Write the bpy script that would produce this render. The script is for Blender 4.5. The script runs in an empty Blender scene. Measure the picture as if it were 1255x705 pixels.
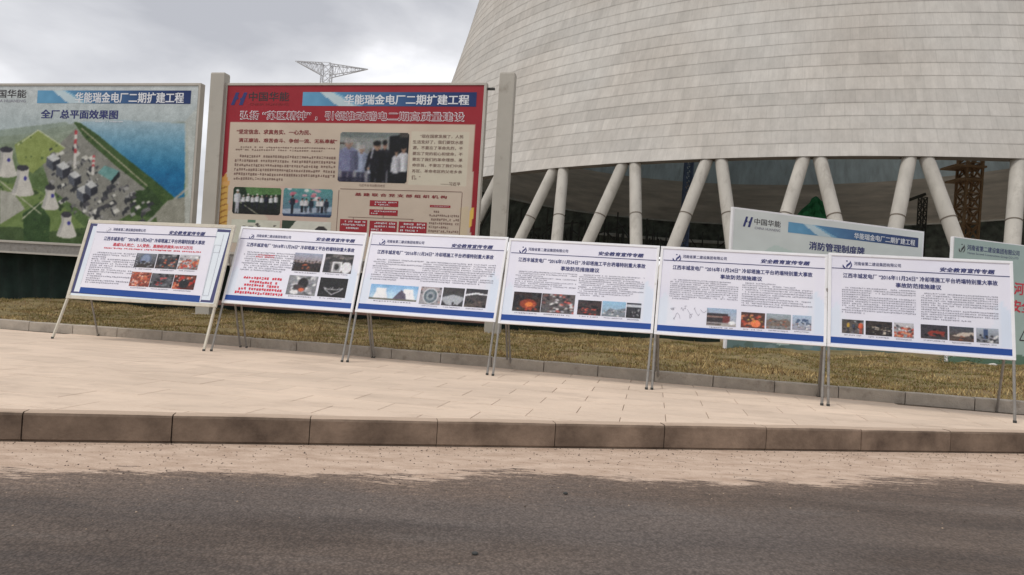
import bpy, bmesh, math, random
import numpy as np
from mathutils import Vector
random.seed(7)
rng = np.random.default_rng(7)
S = bpy.context.scene
COL = S.collection
R = math.radians

# ------------------------------------------------------------------ camera
F = 830.0; CX, CY, EYE_H = 627.5, 352.5, 1.4
ROLL, PITCH = math.atan(.061), math.atan(9.5 / F)
EYE = np.array([0, 0, EYE_H])
_fw = np.array([0, math.cos(PITCH), math.sin(PITCH)])
_u0 = np.array([0, -math.sin(PITCH), math.cos(PITCH)]); _r0 = np.array([1., 0, 0])
_c, _s = math.cos(ROLL), math.sin(ROLL)
_rt = _c * _r0 + _s * _u0; _up = _c * _u0 - _s * _r0
def ray(px, py):
    d = (px - CX) * _rt + (CY - py) * _up + F * _fw
    return d / d[1]
def at_z(px, py, z):
    d = ray(px, py); return EYE + d * ((z - EYE_H) / d[2])
def at_y(px, py, y): return EYE + ray(px, py) * y
from mathutils import Matrix
cam_d = bpy.data.cameras.new('camera'); cam = bpy.data.objects.new('camera', cam_d); COL.objects.link(cam)
m = Matrix.Identity(4)
for i in range(3):
    m[i][0] = _rt[i]; m[i][1] = _up[i]; m[i][2] = -_fw[i]; m[i][3] = EYE[i]
cam.matrix_world = m
cam_d.sensor_width = 36; cam_d.lens = F / 1255 * 36
cam_d.clip_start = .05; cam_d.clip_end = 6000
S.camera = cam
S.view_settings.view_transform = 'Standard'; S.view_settings.look = 'None'
S.view_settings.exposure = 0.0; S.view_settings.gamma = 1

# ------------------------------------------------------------------ world, sun
SUN_EL, SUN_AZ = 56, 238        # azimuth clockwise from +Y
w = bpy.data.worlds.new('World'); S.world = w; w.use_nodes = True
nt = w.node_tree; nt.nodes.clear()
def N(nt, t, **kw):
    n = nt.nodes.new(t)
    for k, v in kw.items(): setattr(n, k, v)
    return n
out = N(nt, 'ShaderNodeOutputWorld'); bg = N(nt, 'ShaderNodeBackground')
sky = N(nt, 'ShaderNodeTexSky', sky_type='NISHITA', sun_disc=False)
sky.sun_elevation = R(SUN_EL); sky.sun_rotation = R(SUN_AZ); sky.dust_density = 3
tc = N(nt, 'ShaderNodeTexCoord'); mp = N(nt, 'ShaderNodeMapping')
mp.inputs['Scale'].default_value = (1, 1, 2.6); mp.inputs['Location'].default_value = (7.7, 3.1, 2.3)
n1 = N(nt, 'ShaderNodeTexNoise'); n1.inputs['Scale'].default_value = 2.1; n1.inputs['Detail'].default_value = 6; n1.inputs['Roughness'].default_value = .5; n1.inputs['Distortion'].default_value = .25
rp = N(nt, 'ShaderNodeValToRGB')
e = rp.color_ramp.elements
e[0].position = .36; e[0].color = (.50, .51, .55, 1); e[1].position = .62; e[1].color = (1.10, 1.10, 1.13, 1)
x = rp.color_ramp.elements.new(.5); x.color = (.74, .745, .775, 1)
nt.links.new(tc.outputs['Generated'], mp.inputs[0]); nt.links.new(mp.outputs[0], n1.inputs[0]); nt.links.new(n1.outputs[0], rp.inputs[0])
# thin blue leaking through an almost closed cloud deck
mul = N(nt, 'ShaderNodeMix', data_type='RGBA', blend_type='MIX'); mul.inputs[0].default_value = .93
sc = N(nt, 'ShaderNodeVectorMath', operation='SCALE'); sc.inputs[3].default_value = 12.9
nt.links.new(rp.outputs[0], sc.inputs[0])
nt.links.new(sky.outputs[0], mul.inputs[6]); nt.links.new(sc.outputs[0], mul.inputs[7])
nt.links.new(mul.outputs[2], bg.inputs[0]); bg.inputs[1].default_value = .085
nt.links.new(bg.outputs[0], out.inputs[0])
sd = bpy.data.lights.new('sun', 'SUN'); sd.energy = 1.4; sd.angle = R(14); sd.color = (1, .95, .87)
sun = bpy.data.objects.new('sun', sd); COL.objects.link(sun)
az, el = R(SUN_AZ), R(SUN_EL)
sv = Vector((math.sin(az) * math.cos(el), math.cos(az) * math.cos(el), math.sin(el)))
sun.rotation_euler = sv.to_track_quat('Z', 'Y').to_euler(); sun.location = (0, 0, 50)

# ------------------------------------------------------------------ helpers
def lin(c):
    c = np.asarray(c, float) / 255.
    return np.where(c <= .04045, c / 12.92, ((c + .055) / 1.055) ** 2.4)
def link(name, me, parent=None, mats=()):
    o = bpy.data.objects.new(name, me); COL.objects.link(o)
    for mt in mats:
        if me is not None: me.materials.append(mt)
    if parent: o.parent = parent
    return o
def mesh(name, v, f, mat=None, parent=None, smooth=False):
    me = bpy.data.meshes.new(name); me.from_pydata([tuple(map(float, p)) for p in v], [], f)
    if smooth: me.polygons.foreach_set('use_smooth', [True] * len(me.polygons))
    me.update()
    return link(name, me, parent, [mat] if mat else [])
def quads(name, V, Q, mat, parent=None, cols=None, smooth=False):
    me = bpy.data.meshes.new(name); V = np.asarray(V, np.float32); Q = np.asarray(Q, np.int32)
    k = Q.shape[1]
    me.vertices.add(len(V)); me.vertices.foreach_set('co', V.ravel())
    me.loops.add(Q.size); me.loops.foreach_set('vertex_index', Q.ravel())
    me.polygons.add(len(Q)); me.polygons.foreach_set('loop_start', np.arange(0, Q.size, k, dtype=np.int32))
    me.polygons.foreach_set('loop_total', np.full(len(Q), k, np.int32))
    if cols is not None:
        a = me.color_attributes.new('Col', 'FLOAT_COLOR', 'POINT')
        c4 = np.ones((len(V), 4), np.float32); c4[:, :3] = cols; a.data.foreach_set('color', c4.ravel())
    me.polygons.foreach_set('use_smooth', np.full(len(Q), smooth, bool))
    me.update(calc_edges=True)
    return link(name, me, parent, [mat])
class MB:
    def __init__(s): s.v = []; s.f = []
    def hexa(s, P):      # 8 corners: bottom 4 then top 4, same order
        b = len(s.v); s.v += [tuple(map(float, p)) for p in P]
        s.f += [tuple(b + i for i in q) for q in ((3, 2, 1, 0), (4, 5, 6, 7), (0, 1, 5, 4), (1, 2, 6, 5), (2, 3, 7, 6), (3, 0, 4, 7))]
    def bar(s, p, q, wd, hg=None, upv=(0, 0, 1)):
        hg = hg or wd; p = Vector(p); q = Vector(q); d = (q - p).normalized(); u = Vector(upv)
        if abs(d.dot(u)) > .98: u = Vector((1, 0, 0))
        a = d.cross(u).normalized(); b = a.cross(d).normalized(); a *= wd / 2; b *= hg / 2
        s.hexa([p - a - b, p + a - b, q + a - b, q - a - b, p - a + b, p + a + b, q + a + b, q - a + b])
    def box(s, c, ex, ey, ez, sx, sy, sz):
        c, ex, ey, ez = [np.asarray(t, float) for t in (c, ex, ey, ez)]
        ex = ex * sx / 2; ey = ey * sy / 2; ez = ez * sz / 2
        s.hexa([c - ex - ey - ez, c + ex - ey - ez, c + ex + ey - ez, c - ex + ey - ez, c - ex - ey + ez, c + ex - ey + ez, c + ex + ey + ez, c - ex + ey + ez])
    def tube(s, p, q, r0, r1=None, n=12, caps=True):
        r1 = r0 if r1 is None else r1; p = Vector(p); q = Vector(q); d = (q - p).normalized()
        u = Vector((0, 0, 1)) if abs(d.z) < .9 else Vector((1, 0, 0)); a = d.cross(u).normalized(); c = a.cross(d)
        b = len(s.v)
        for (o, r) in ((p, r0), (q, r1)):
            for i in range(n):
                t = 2 * math.pi * i / n; s.v.append(tuple(o + (a * math.cos(t) + c * math.sin(t)) * r))
        for i in range(n): s.f.append((b + i, b + (i + 1) % n, b + n + (i + 1) % n, b + n + i))
        if caps: s.f += [tuple(b + i for i in reversed(range(n))), tuple(b + n + i for i in range(n))]
    def build(s, name, mat, parent=None, bevel=0, smooth=False):
        o = mesh(name, s.v, s.f, mat, parent, smooth)
        if bevel:
            bv = o.modifiers.new('bevel', 'BEVEL'); bv.width = bevel; bv.segments = 2; bv.limit_method = 'ANGLE'
        return o
def tag(o, label=None, cat=None, group=None, kind=None):
    if label: o['label'] = label
    if cat: o['category'] = cat
    if group: o['group'] = group
    if kind: o['kind'] = kind
    return o
def empty(name, loc, label, cat, group=None):
    o = bpy.data.objects.new(name, None); COL.objects.link(o); o.empty_display_size = .2
    tag(o, label, cat, group); o.location = [float(t) for t in loc]
    return o
def settle():            # children were built in world coordinates: keep them there under moved empties
    bpy.context.view_layer.update()
    for o in COL.objects:
        if o.parent and o.parent.type == 'EMPTY' and o.parent.parent is None and not o.get('_loc'):
            o.matrix_parent_inverse = o.parent.matrix_world.inverted()

# ------------------------------------------------------------------ materials
def mat(name, col, rough=.7, metal=0., var=.12, scale=6., bump=0., bscale=40., spec=.4, coord='pos', stretch=(1, 1, 1), rnd=0., dirt=None):
    m = bpy.data.materials.new(name); m.use_nodes = True; t = m.node_tree; b = t.nodes['Principled BSDF']
    b.inputs['Roughness'].default_value = rough; b.inputs['Metallic'].default_value = metal
    b.inputs['Specular IOR Level'].default_value = spec
    g = N(t, 'ShaderNodeNewGeometry'); mp = N(t, 'ShaderNodeMapping'); mp.inputs['Scale'].default_value = stretch
    t.links.new(g.outputs['Position'], mp.inputs[0])
    n = N(t, 'ShaderNodeTexNoise'); n.inputs['Scale'].default_value = scale; n.inputs['Detail'].default_value = 7; n.inputs['Roughness'].default_value = .62
    t.links.new(mp.outputs[0], n.inputs[0])
    mr = N(t, 'ShaderNodeMapRange'); mr.inputs[1].default_value = .3; mr.inputs[2].default_value = .7; mr.inputs[3].default_value = 1 - var; mr.inputs[4].default_value = 1 + var
    t.links.new(n.outputs[0], mr.inputs[0])
    sc = N(t, 'ShaderNodeVectorMath', operation='SCALE'); sc.inputs[0].default_value = col[:3]; t.links.new(mr.outputs[0], sc.inputs[3])
    last = sc.outputs[0]
    if rnd:
        oi = N(t, 'ShaderNodeObjectInfo'); mr2 = N(t, 'ShaderNodeMapRange'); mr2.inputs[3].default_value = 1 - rnd; mr2.inputs[4].default_value = 1 + rnd
        t.links.new(oi.outputs['Random'], mr2.inputs[0]); s2 = N(t, 'ShaderNodeVectorMath', operation='SCALE')
        t.links.new(last, s2.inputs[0]); t.links.new(mr2.outputs[0], s2.inputs[3]); last = s2.outputs[0]
    if dirt:             # (colour, noise scale, threshold low, high)
        dc, ds, d0, d1 = dirt
        n2 = N(t, 'ShaderNodeTexNoise'); n2.inputs['Scale'].default_value = ds; n2.inputs['Detail'].default_value = 8; n2.inputs['Roughness'].default_value = .7
        t.links.new(mp.outputs[0], n2.inputs[0]); r2 = N(t, 'ShaderNodeMapRange'); r2.inputs[1].default_value = d0; r2.inputs[2].default_value = d1
        t.links.new(n2.outputs[0], r2.inputs[0]); mx = N(t, 'ShaderNodeMix', data_type='RGBA'); mx.inputs[7].default_value = (*dc, 1)
        t.links.new(r2.outputs[0], mx.inputs[0]); t.links.new(last, mx.inputs[6]); last = mx.outputs[2]
    t.links.new(last, b.inputs['Base Color'])
    if bump:
        n3 = N(t, 'ShaderNodeTexNoise'); n3.inputs['Scale'].default_value = bscale; n3.inputs['Detail'].default_value = 5
        t.links.new(mp.outputs[0], n3.inputs[0]); bp = N(t, 'ShaderNodeBump'); bp.inputs['Strength'].default_value = bump; bp.inputs['Distance'].default_value = .02
        t.links.new(n3.outputs[0], bp.inputs['Height']); t.links.new(bp.outputs[0], b.inputs['Normal'])
    return m
M = {}
M['white_paint'] = mat('white_painted_steel', (.82, .82, .84), .4, var=.04, scale=9, dirt=((.42, .38, .32), 5, .62, .85))
M['cream_paint'] = mat('cream_painted_steel', (.60, .56, .47), .5, var=.08, scale=9, dirt=((.28, .24, .18), 6, .55, .8))
M['steel'] = mat('dull_galvanised_tube', (.27, .255, .235), .45, .35, var=.15, scale=14, dirt=((.16, .12, .09), 9, .55, .75))
M['post'] = mat('grey_beige_post_paint', (.43, .405, .355), .5, .1, var=.06, scale=1.6, dirt=((.25, .22, .18), 2.2, .58, .8))
M['trim'] = mat('aluminium_trim', (.47, .44, .39), .45, .2, var=.08, scale=3)
M['dark_back'] = mat('dark_panel_back', (.05, .052, .05), .8)
M['navy'] = mat('navy_print_ink', (.028, .036, .16), .5, var=.05)
M['navy_dull'] = mat('navy_faded_ink', (.06, .065, .17), .5, var=.05)
M['blue'] = mat('blue_print_band', (.011, .064, .30), .5, var=.06, scale=3)
M['red_ink'] = mat('red_print_ink', (.62, .03, .06), .5, var=.05)
M['grey_ink'] = mat('grey_small_print_ink', (.27, .27, .33), .6, var=.2, scale=30)
M['white_ink'] = mat('white_print_ink', (.72, .74, .78), .5, var=.03)
M['maroon_ink'] = mat('maroon_print_ink', (.22, .02, .025), .5, var=.05)
M['brown_ink'] = mat('brown_small_ink', (.20, .12, .10), .6, var=.1)
M['black_ink'] = mat('black_print_ink', (.035, .03, .035), .5, var=.05)
M['crimson'] = mat('crimson_print_box', (.30, .015, .025), .5, var=.05)
M['tile'] = mat('dusty_sandstone_slab', (.64, .51, .40), .85, var=.10, scale=1.1, bump=.25, bscale=60, rnd=.06, stretch=(.6, 1.6, 1), dirt=((.42, .325, .25), 2.6, .50, .85))
M['bed'] = mat('slab_joint_sand', (.25, .19, .14), .95, var=.2)
M['kerb2'] = mat('grey_concrete_kerb', (.40, .355, .30), .85, var=.16, scale=5, bump=.4, rnd=.06, dirt=((.17, .14, .11), 4, .55, .8))
M['dirt'] = mat('bare_earth', (.22, .17, .11), .95, var=.25, scale=1.2, bump=.6, bscale=8)
M['verge'] = mat('lawn_soil', (.20, .155, .07), .95, var=.4, scale=3.5, bump=.8, bscale=22, dirt=((.21, .145, .075), 1.7, .5, .62))
M['net'] = mat('dark_green_netting', (.010, .022, .017), .9, var=.5, scale=2.2, bump=.5, bscale=9)
M['col_conc'] = mat('pale_column_concrete', (.47, .445, .40), .8, var=.13, scale=.8, bump=.4, bscale=4, rnd=.06, stretch=(1, 1, .35), dirt=((.31, .285, .25), 1.1, .52, .75))
M['pylon'] = mat('grey_lattice_steel', (.55, .56, .59), .6, .2)
M['rust'] = mat('rusty_orange_lattice', (.40, .24, .13), .8, var=.3)
M['blue_steel'] = mat('blue_grey_lattice', (.14, .19, .32), .7, var=.2)
M['green_net'] = mat('bright_green_netting', (.025, .19, .075), .85, var=.4, scale=1.5)
M['basin'] = mat('basin_floor_screed', (.52, .49, .44), .85, var=.15, scale=.2)
M['junk'] = mat('dark_debris', (.07, .068, .06), .9, var=.4)
M['leaf'] = mat('weed_leaf', (.055, .085, .025), .7, var=.3)
M['rock'] = mat('pale_stone', (.55, .52, .48), .85, var=.15, scale=9)
M['rail'] = mat('rusty_brown_rail', (.16, .085, .07), .7, var=.2)

# vertex-colour print
pm = bpy.data.materials.new('printed_vinyl'); pm.use_nodes = True
pa = N(pm.node_tree, 'ShaderNodeAttribute', attribute_name='Col')
pn = N(pm.node_tree, 'ShaderNodeTexNoise'); pn.inputs['Scale'].default_value = 1.6; pn.inputs['Detail'].default_value = 5
pg_ = N(pm.node_tree, 'ShaderNodeNewGeometry'); pm.node_tree.links.new(pg_.outputs['Position'], pn.inputs[0])
pr = N(pm.node_tree, 'ShaderNodeMapRange'); pr.inputs[3].default_value = .93; pr.inputs[4].default_value = 1.05
pv = N(pm.node_tree, 'ShaderNodeVectorMath', operation='SCALE')
L = pm.node_tree.links; L.new(pn.outputs[0], pr.inputs[0]); L.new(pa.outputs['Color'], pv.inputs[0]); L.new(pr.outputs[0], pv.inputs[3])
pb = pm.node_tree.nodes['Principled BSDF']; L.new(pv.outputs[0], pb.inputs['Base Color']); pb.inputs['Roughness'].default_value = .38; bn = N(pm.node_tree, 'ShaderNodeTexNoise'); bn.inputs['Scale'].default_value = 2.4; bn.inputs['Detail'].default_value = 2; L.new(pg_.outputs['Position'], bn.inputs[0]); bb = N(pm.node_tree, 'ShaderNodeBump'); bb.inputs['Strength'].default_value = .6; bb.inputs['Distance'].default_value = .02; L.new(bn.outputs[0], bb.inputs['Height']); L.new(bb.outputs[0], pb.inputs['Normal']); pb.inputs['Specular IOR Level'].default_value = .35
M['print'] = pm
# grass blades
gm = bpy.data.materials.new('dry_grass_blades'); gm.use_nodes = True
ga = N(gm.node_tree, 'ShaderNodeAttribute', attribute_name='Col'); gb = gm.node_tree.nodes['Principled BSDF']
gm.node_tree.links.new(ga.outputs['Color'], gb.inputs['Base Color']); gb.inputs['Roughness'].default_value = .85; gb.inputs['Specular IOR Level'].default_value = .15
M['grass'] = gm

# asphalt with a washed-up strip of pale sediment along the kerb
def road_mat():
    m = bpy.data.materials.new('asphalt_with_sediment'); m.use_nodes = True; t = m.node_tree; b = t.nodes['Principled BSDF']
    g = N(t, 'ShaderNodeNewGeometry'); sp = N(t, 'ShaderNodeSeparateXYZ'); t.links.new(g.outputs['Position'], sp.inputs[0])
    def math_(op, a, bb):
        n = N(t, 'ShaderNodeMath', operation=op)
        for i, v in enumerate((a, bb)):
            if isinstance(v, (int, float)): n.inputs[i].default_value = v
            else: t.links.new(v, n.inputs[i])
        return n.outputs[0]
    def noise(scale, stretch, detail=6, rough=.6, dist=0, loc=(0, 0, 0)):
        mp = N(t, 'ShaderNodeMapping'); mp.inputs['Scale'].default_value = stretch; mp.inputs['Rotation'].default_value = (0, 0, -R(11)); mp.inputs['Location'].default_value = loc
        t.links.new(g.outputs['Position'], mp.inputs[0]); n = N(t, 'ShaderNodeTexNoise'); n.inputs['Scale'].default_value = scale
        n.inputs['Detail'].default_value = detail; n.inputs['Roughness'].default_value = rough; n.inputs['Distortion'].default_value = dist
        t.links.new(mp.outputs[0], n.inputs[0]); return n.outputs[0]
    def mr(v, a, bb, c=0., d=1.):
        n = N(t, 'ShaderNodeMapRange'); n.inputs[1].default_value = a; n.inputs[2].default_value = bb; n.inputs[3].default_value = c; n.inputs[4].default_value = d
        t.links.new(v, n.inputs[0]); return n.outputs[0]
    def mix(f, a, bb):
        n = N(t, 'ShaderNodeMix', data_type='RGBA'); t.links.new(f, n.inputs[0])
        for i, v in ((6, a), (7, bb)):
            if isinstance(v, tuple): n.inputs[i].default_value = (*v, 1)
            else: t.links.new(v, n.inputs[i])
        return n.outputs[2]
    line = math_('SUBTRACT', sp.outputs[1], math_('ADD', math_('MULTIPLY', sp.outputs[0], .175), 5.22))
    nz = math_('MULTIPLY', math_('SUBTRACT', noise(.75, (1, 1.6, 1), 2, .5), .5), 1.05)
    nz2 = math_('MULTIPLY', math_('SUBTRACT', noise(3.2, (1, 5, 1), 9, .75), .5), 1.0)
    nz3 = math_('MULTIPLY', math_('SUBTRACT', noise(9, (1, 3.2, 1), 6, .8, 0, (5, 3, 2)), .5), .55)
    d = math_('ADD', math_('ADD', math_('ADD', line, nz), nz2), nz3)
    msk = mr(d, -.05, .05)
    spots = mr(noise(2.3, (1, 4.5, 1), 6, .62, 0, (3, 1, 0)), .655, .68)
    msk = math_('MULTIPLY', msk, math_('SUBTRACT', 1., math_('MULTIPLY', spots, .8)))
    film = mr(noise(.9, (.5, 1.6, 1), 8, .65, .4, (7, 2, 0)), .42, .72)
    asp = mix(film, (.094, .071, .058), (.172, .132, .107))
    lt = mr(noise(1.5, (.35, 1.9, 1), 5, .6, 0, (1, 9, 0)), .52, .75, 0, .55)
    asp = mix(lt, asp, (.185, .160, .145))
    trk = mr(noise(.55, (.12, 3.4, 1), 3, .5, 0, (2, 5, 0)), .5, .62, 0, .45)
    asp = mix(trk, asp, (.060, .050, .047))
    grit = mr(noise(7, (1, 2.2, 1), 8, .8, 0, (4, 4, 0)), .66, .70, 0, .7)
    asp = mix(math_('MULTIPLY', grit, mr(line, -1.6, -.1, .15, 1.)), asp, (.36, .27, .205))
    asp = mix(mr(noise(20, (1, 1.6, 1), 5, .8, 0, (9, 9, 1)), .62, .68, 0, .65), asp, (.040, .031, .027))
    blu = mr(noise(.45, (.5, 1.3, 1), 3, .5, 0, (11, 6, 0)), .48, .66, 0, .5)
    asp = mix(blu, asp, (.158, .136, .126))
    near = mr(d, -.75, -.02, 0., .75)
    asp = mix(near, asp, (.185, .130, .097)); fth = math_('MULTIPLY', mr(d, -.5, 0., 0., .8), mr(noise(6, (1, 3.5, 1), 7, .75, 0, (1, 2, 7)), .48, .62)); asp = mix(fth, asp, (.33, .24, .18))
    vo = N(t, 'ShaderNodeTexVoronoi'); vo.inputs['Scale'].default_value = 55; t.links.new(g.outputs['Position'], vo.inputs[0])
    agg = mr(vo.outputs['Distance'], .1, .7, 1.2, .72)
    s = N(t, 'ShaderNodeVectorMath', operation='SCALE'); t.links.new(asp, s.inputs[0]); t.links.new(agg, s.inputs[3])
    gr = mr(noise(24, (1, 1, 1), 6, .8), .32, .68, .62, 1.38)
    s1 = N(t, 'ShaderNodeVectorMath', operation='SCALE'); t.links.new(s.outputs[0], s1.inputs[0]); t.links.new(gr, s1.inputs[3])
    sed = mix(mr(noise(3, (1, 2.6, 1), 9, .7), .35, .68), (.415, .300, .225), (.62, .485, .385))
    s2 = N(t, 'ShaderNodeVectorMath', operation='SCALE'); t.links.new(sed, s2.inputs[0]); t.links.new(mr(noise(60, (1, 1, 1), 3), .2, .8, .86, 1.12), s2.inputs[3])
    t.links.new(mix(msk, s1.outputs[0], s2.outputs[0]), b.inputs['Base Color'])
    t.links.new(mr(msk, 0, 1, .7, .95), b.inputs['Roughness']); b.inputs['Specular IOR Level'].default_value = .3
    bp = N(t, 'ShaderNodeBump'); bp.inputs['Strength'].default_value = .55; bp.inputs['Distance'].default_value = .012
    h = math_('ADD', math_('MULTIPLY', vo.outputs['Distance'], math_('SUBTRACT', 1., msk)), math_('MULTIPLY', noise(30, (1, 1.5, 1)), .8))
    t.links.new(math_('ADD', h, math_('MULTIPLY', msk, .6)), bp.inputs['Height']); t.links.new(bp.outputs[0], b.inputs['Normal'])
    return m
M['road'] = road_mat()

# kerb stone: sandy dust on top, mud stains and painted-in shade on the face
def kerb_mat():
    m = bpy.data.materials.new('muddy_shaded_kerb_concrete'); m.use_nodes = True; t = m.node_tree; b = t.nodes['Principled BSDF']
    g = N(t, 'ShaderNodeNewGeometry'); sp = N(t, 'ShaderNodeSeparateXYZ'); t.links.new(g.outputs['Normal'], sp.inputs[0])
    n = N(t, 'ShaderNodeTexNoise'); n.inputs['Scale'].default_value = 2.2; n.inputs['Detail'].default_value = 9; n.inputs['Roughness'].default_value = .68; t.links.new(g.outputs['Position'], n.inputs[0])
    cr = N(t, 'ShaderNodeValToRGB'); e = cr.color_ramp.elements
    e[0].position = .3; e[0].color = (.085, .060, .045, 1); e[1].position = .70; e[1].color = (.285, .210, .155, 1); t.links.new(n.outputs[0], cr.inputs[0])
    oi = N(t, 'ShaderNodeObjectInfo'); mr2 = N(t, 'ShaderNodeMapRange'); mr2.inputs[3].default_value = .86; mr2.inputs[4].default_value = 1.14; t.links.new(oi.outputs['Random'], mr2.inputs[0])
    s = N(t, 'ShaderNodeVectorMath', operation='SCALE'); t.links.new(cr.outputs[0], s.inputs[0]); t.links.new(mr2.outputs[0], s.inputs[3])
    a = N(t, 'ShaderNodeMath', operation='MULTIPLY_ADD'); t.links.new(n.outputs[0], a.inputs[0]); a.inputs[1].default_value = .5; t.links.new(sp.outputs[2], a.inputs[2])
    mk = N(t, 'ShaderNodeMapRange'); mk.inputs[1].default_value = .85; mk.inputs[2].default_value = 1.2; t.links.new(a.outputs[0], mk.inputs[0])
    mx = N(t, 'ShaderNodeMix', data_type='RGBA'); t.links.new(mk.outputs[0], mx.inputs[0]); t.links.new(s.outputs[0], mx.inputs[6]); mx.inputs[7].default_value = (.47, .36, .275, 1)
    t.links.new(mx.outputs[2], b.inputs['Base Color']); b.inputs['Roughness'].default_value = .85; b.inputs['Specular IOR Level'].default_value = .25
    n2 = N(t, 'ShaderNodeTexNoise'); n2.inputs['Scale'].default_value = 35; n2.inputs['Detail'].default_value = 6; t.links.new(g.outputs['Position'], n2.inputs[0])
    bp = N(t, 'ShaderNodeBump'); bp.inputs['Strength'].default_value = .35; bp.inputs['Distance'].default_value = .01; t.links.new(n2.outputs[0], bp.inputs['Height']); t.links.new(bp.outputs[0], b.inputs['Normal'])
    return m
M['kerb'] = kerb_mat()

# tower shell: formwork panels, tone differs from panel to panel and lift to lift (uv: metres along / lift number)
def shell_mat():
    m = bpy.data.materials.new('shuttered_concrete_shell'); m.use_nodes = True; t = m.node_tree; b = t.nodes['Principled BSDF']
    uv = N(t, 'ShaderNodeUVMap', uv_map='UVMap'); sp = N(t, 'ShaderNodeSeparateXYZ'); t.links.new(uv.outputs[0], sp.inputs[0])
    def mth(op, *a):
        n = N(t, 'ShaderNodeMath', operation=op)
        for i, v in enumerate(a):
            if isinstance(v, (int, float)): n.inputs[i].default_value = v
            else: t.links.new(v, n.inputs[i])
        return n.outputs[0]
    def mr(v, a, bb, c=0., d=1.):
        n = N(t, 'ShaderNodeMapRange'); n.inputs[1].default_value = a; n.inputs[2].default_value = bb; n.inputs[3].default_value = c; n.inputs[4].default_value = d
        t.links.new(v, n.inputs[0]); return n.outputs[0]
    U, V = sp.outputs[0], sp.outputs[1]
    row = mth('FLOOR', V)
    wr = N(t, 'ShaderNodeTexWhiteNoise', noise_dimensions='1D'); t.links.new(row, wr.inputs['W'])
    def cells(width, seed):
        us = mth('ADD', mth('DIVIDE', U, width), mth('MULTIPLY', wr.outputs['Value'], 7.3 + seed))
        c = mth('FLOOR', us); cb = N(t, 'ShaderNodeCombineXYZ'); t.links.new(c, cb.inputs[0]); t.links.new(row, cb.inputs[1]); cb.inputs[2].default_value = seed
        wn = N(t, 'ShaderNodeTexWhiteNoise', noise_dimensions='3D'); t.links.new(cb.outputs[0], wn.inputs['Vector'])
        fr = mth('SUBTRACT', us, c); edge = mth('MULTIPLY', mth('MINIMUM', fr, mth('SUBTRACT', 1., fr)), width)
        return wn.outputs['Value'], edge
    c1, e1 = cells(1.32, 1.); c2, e2 = cells(.44, 5.); c3, _ = cells(5.28, 9.)
    g = N(t, 'ShaderNodeNewGeometry')
    n1 = N(t, 'ShaderNodeTexNoise'); n1.inputs['Scale'].default_value = .09; n1.inputs['Detail'].default_value = 6; t.links.new(g.outputs['Position'], n1.inputs[0])
    mp = N(t, 'ShaderNodeMapping'); mp.inputs['Scale'].default_value = (1, 1, .18); t.links.new(g.outputs['Position'], mp.inputs[0])
    n2 = N(t, 'ShaderNodeTexNoise'); n2.inputs['Scale'].default_value = 2.4; n2.inputs['Detail'].default_value = 6; n2.inputs['Roughness'].default_value = .7; t.links.new(mp.outputs[0], n2.inputs[0])
    n3 = N(t, 'ShaderNodeTexNoise'); n3.inputs['Scale'].default_value = .35; n3.inputs['Detail'].default_value = 4; t.links.new(g.outputs['Position'], n3.inputs[0])
    mp2 = N(t, 'ShaderNodeMapping'); mp2.inputs['Scale'].default_value = (1, 1, .35); t.links.new(g.outputs['Position'], mp2.inputs[0]); n4 = N(t, 'ShaderNodeTexNoise'); n4.inputs['Scale'].default_value = 1.1; n4.inputs['Detail'].default_value = 8; n4.inputs['Roughness'].default_value = .75; t.links.new(mp2.outputs[0], n4.inputs[0])
    rowv = N(t, 'ShaderNodeTexWhiteNoise', noise_dimensions='2D'); cb = N(t, 'ShaderNodeCombineXYZ'); t.links.new(row, cb.inputs[0]); cb.inputs[1].default_value = 4.; t.links.new(cb.outputs[0], rowv.inputs['Vector'])
    k = mth('MULTIPLY', mr(c1, 0, 1, .95, 1.035), mr(c2, 0, 1, .955, 1.035))
    k = mth('MULTIPLY', k, mr(c3, .35, .9, 1.02, .93)); k = mth('MULTIPLY', k, mr(rowv.outputs['Value'], 0, 1, .95, 1.03))
    k = mth('MULTIPLY', k, mr(n1.outputs[0], .3, .7, .93, 1.05)); k = mth('MULTIPLY', k, mr(n2.outputs[0], .28, .72, .91, 1.07)); k = mth('MULTIPLY', k, mr(n4.outputs[0], .3, .7, .93, 1.06))
    k = mth('MULTIPLY', k, mr(e1, .015, .045, .92, 1.)); k = mth('MULTIPLY', k, mr(e2, .008, .03, .965, 1.))
    fv = mth('SUBTRACT', V, row)
    wob = mth('MULTIPLY', mth('SUBTRACT', n2.outputs[0], .5), .10)
    k = mth('MULTIPLY', k, mth('ADD', mr(mth('ADD', fv, wob), .0, .10, 0., 1.), mth('MULTIPLY', mr(mth('ADD', fv, wob), .0, .10, 1., 0.), mr(n3.outputs[0], .38, .62, .74, 1.0)))); k = mth('MULTIPLY', k, mr(mth('ADD', fv, wob), .88, 1.0, 1., .93))
    mx = N(t, 'ShaderNodeMix', data_type='RGBA'); mx.inputs[6].default_value = (.525, .490, .445, 1); mx.inputs[7].default_value = (.520, .503, .472, 1); t.links.new(mr(n1.outputs[0], .35, .65), mx.inputs[0])
    s = N(t, 'ShaderNodeVectorMath', operation='SCALE'); t.links.new(mx.outputs[2], s.inputs[0]); t.links.new(k, s.inputs[3])
    t.links.new(s.outputs[0], b.inputs['Base Color']); b.inputs['Roughness'].default_value = .85; b.inputs['Specular IOR Level'].default_value = .2
    return m
M['shell'] = shell_mat()
M['inner_top'] = mat('dark_coated_inner_wall', (.56, .64, .67), .75, var=.2, scale=.5, stretch=(1, 1, .12), dirt=((.36, .40, .42), .7, .5, .8))
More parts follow.
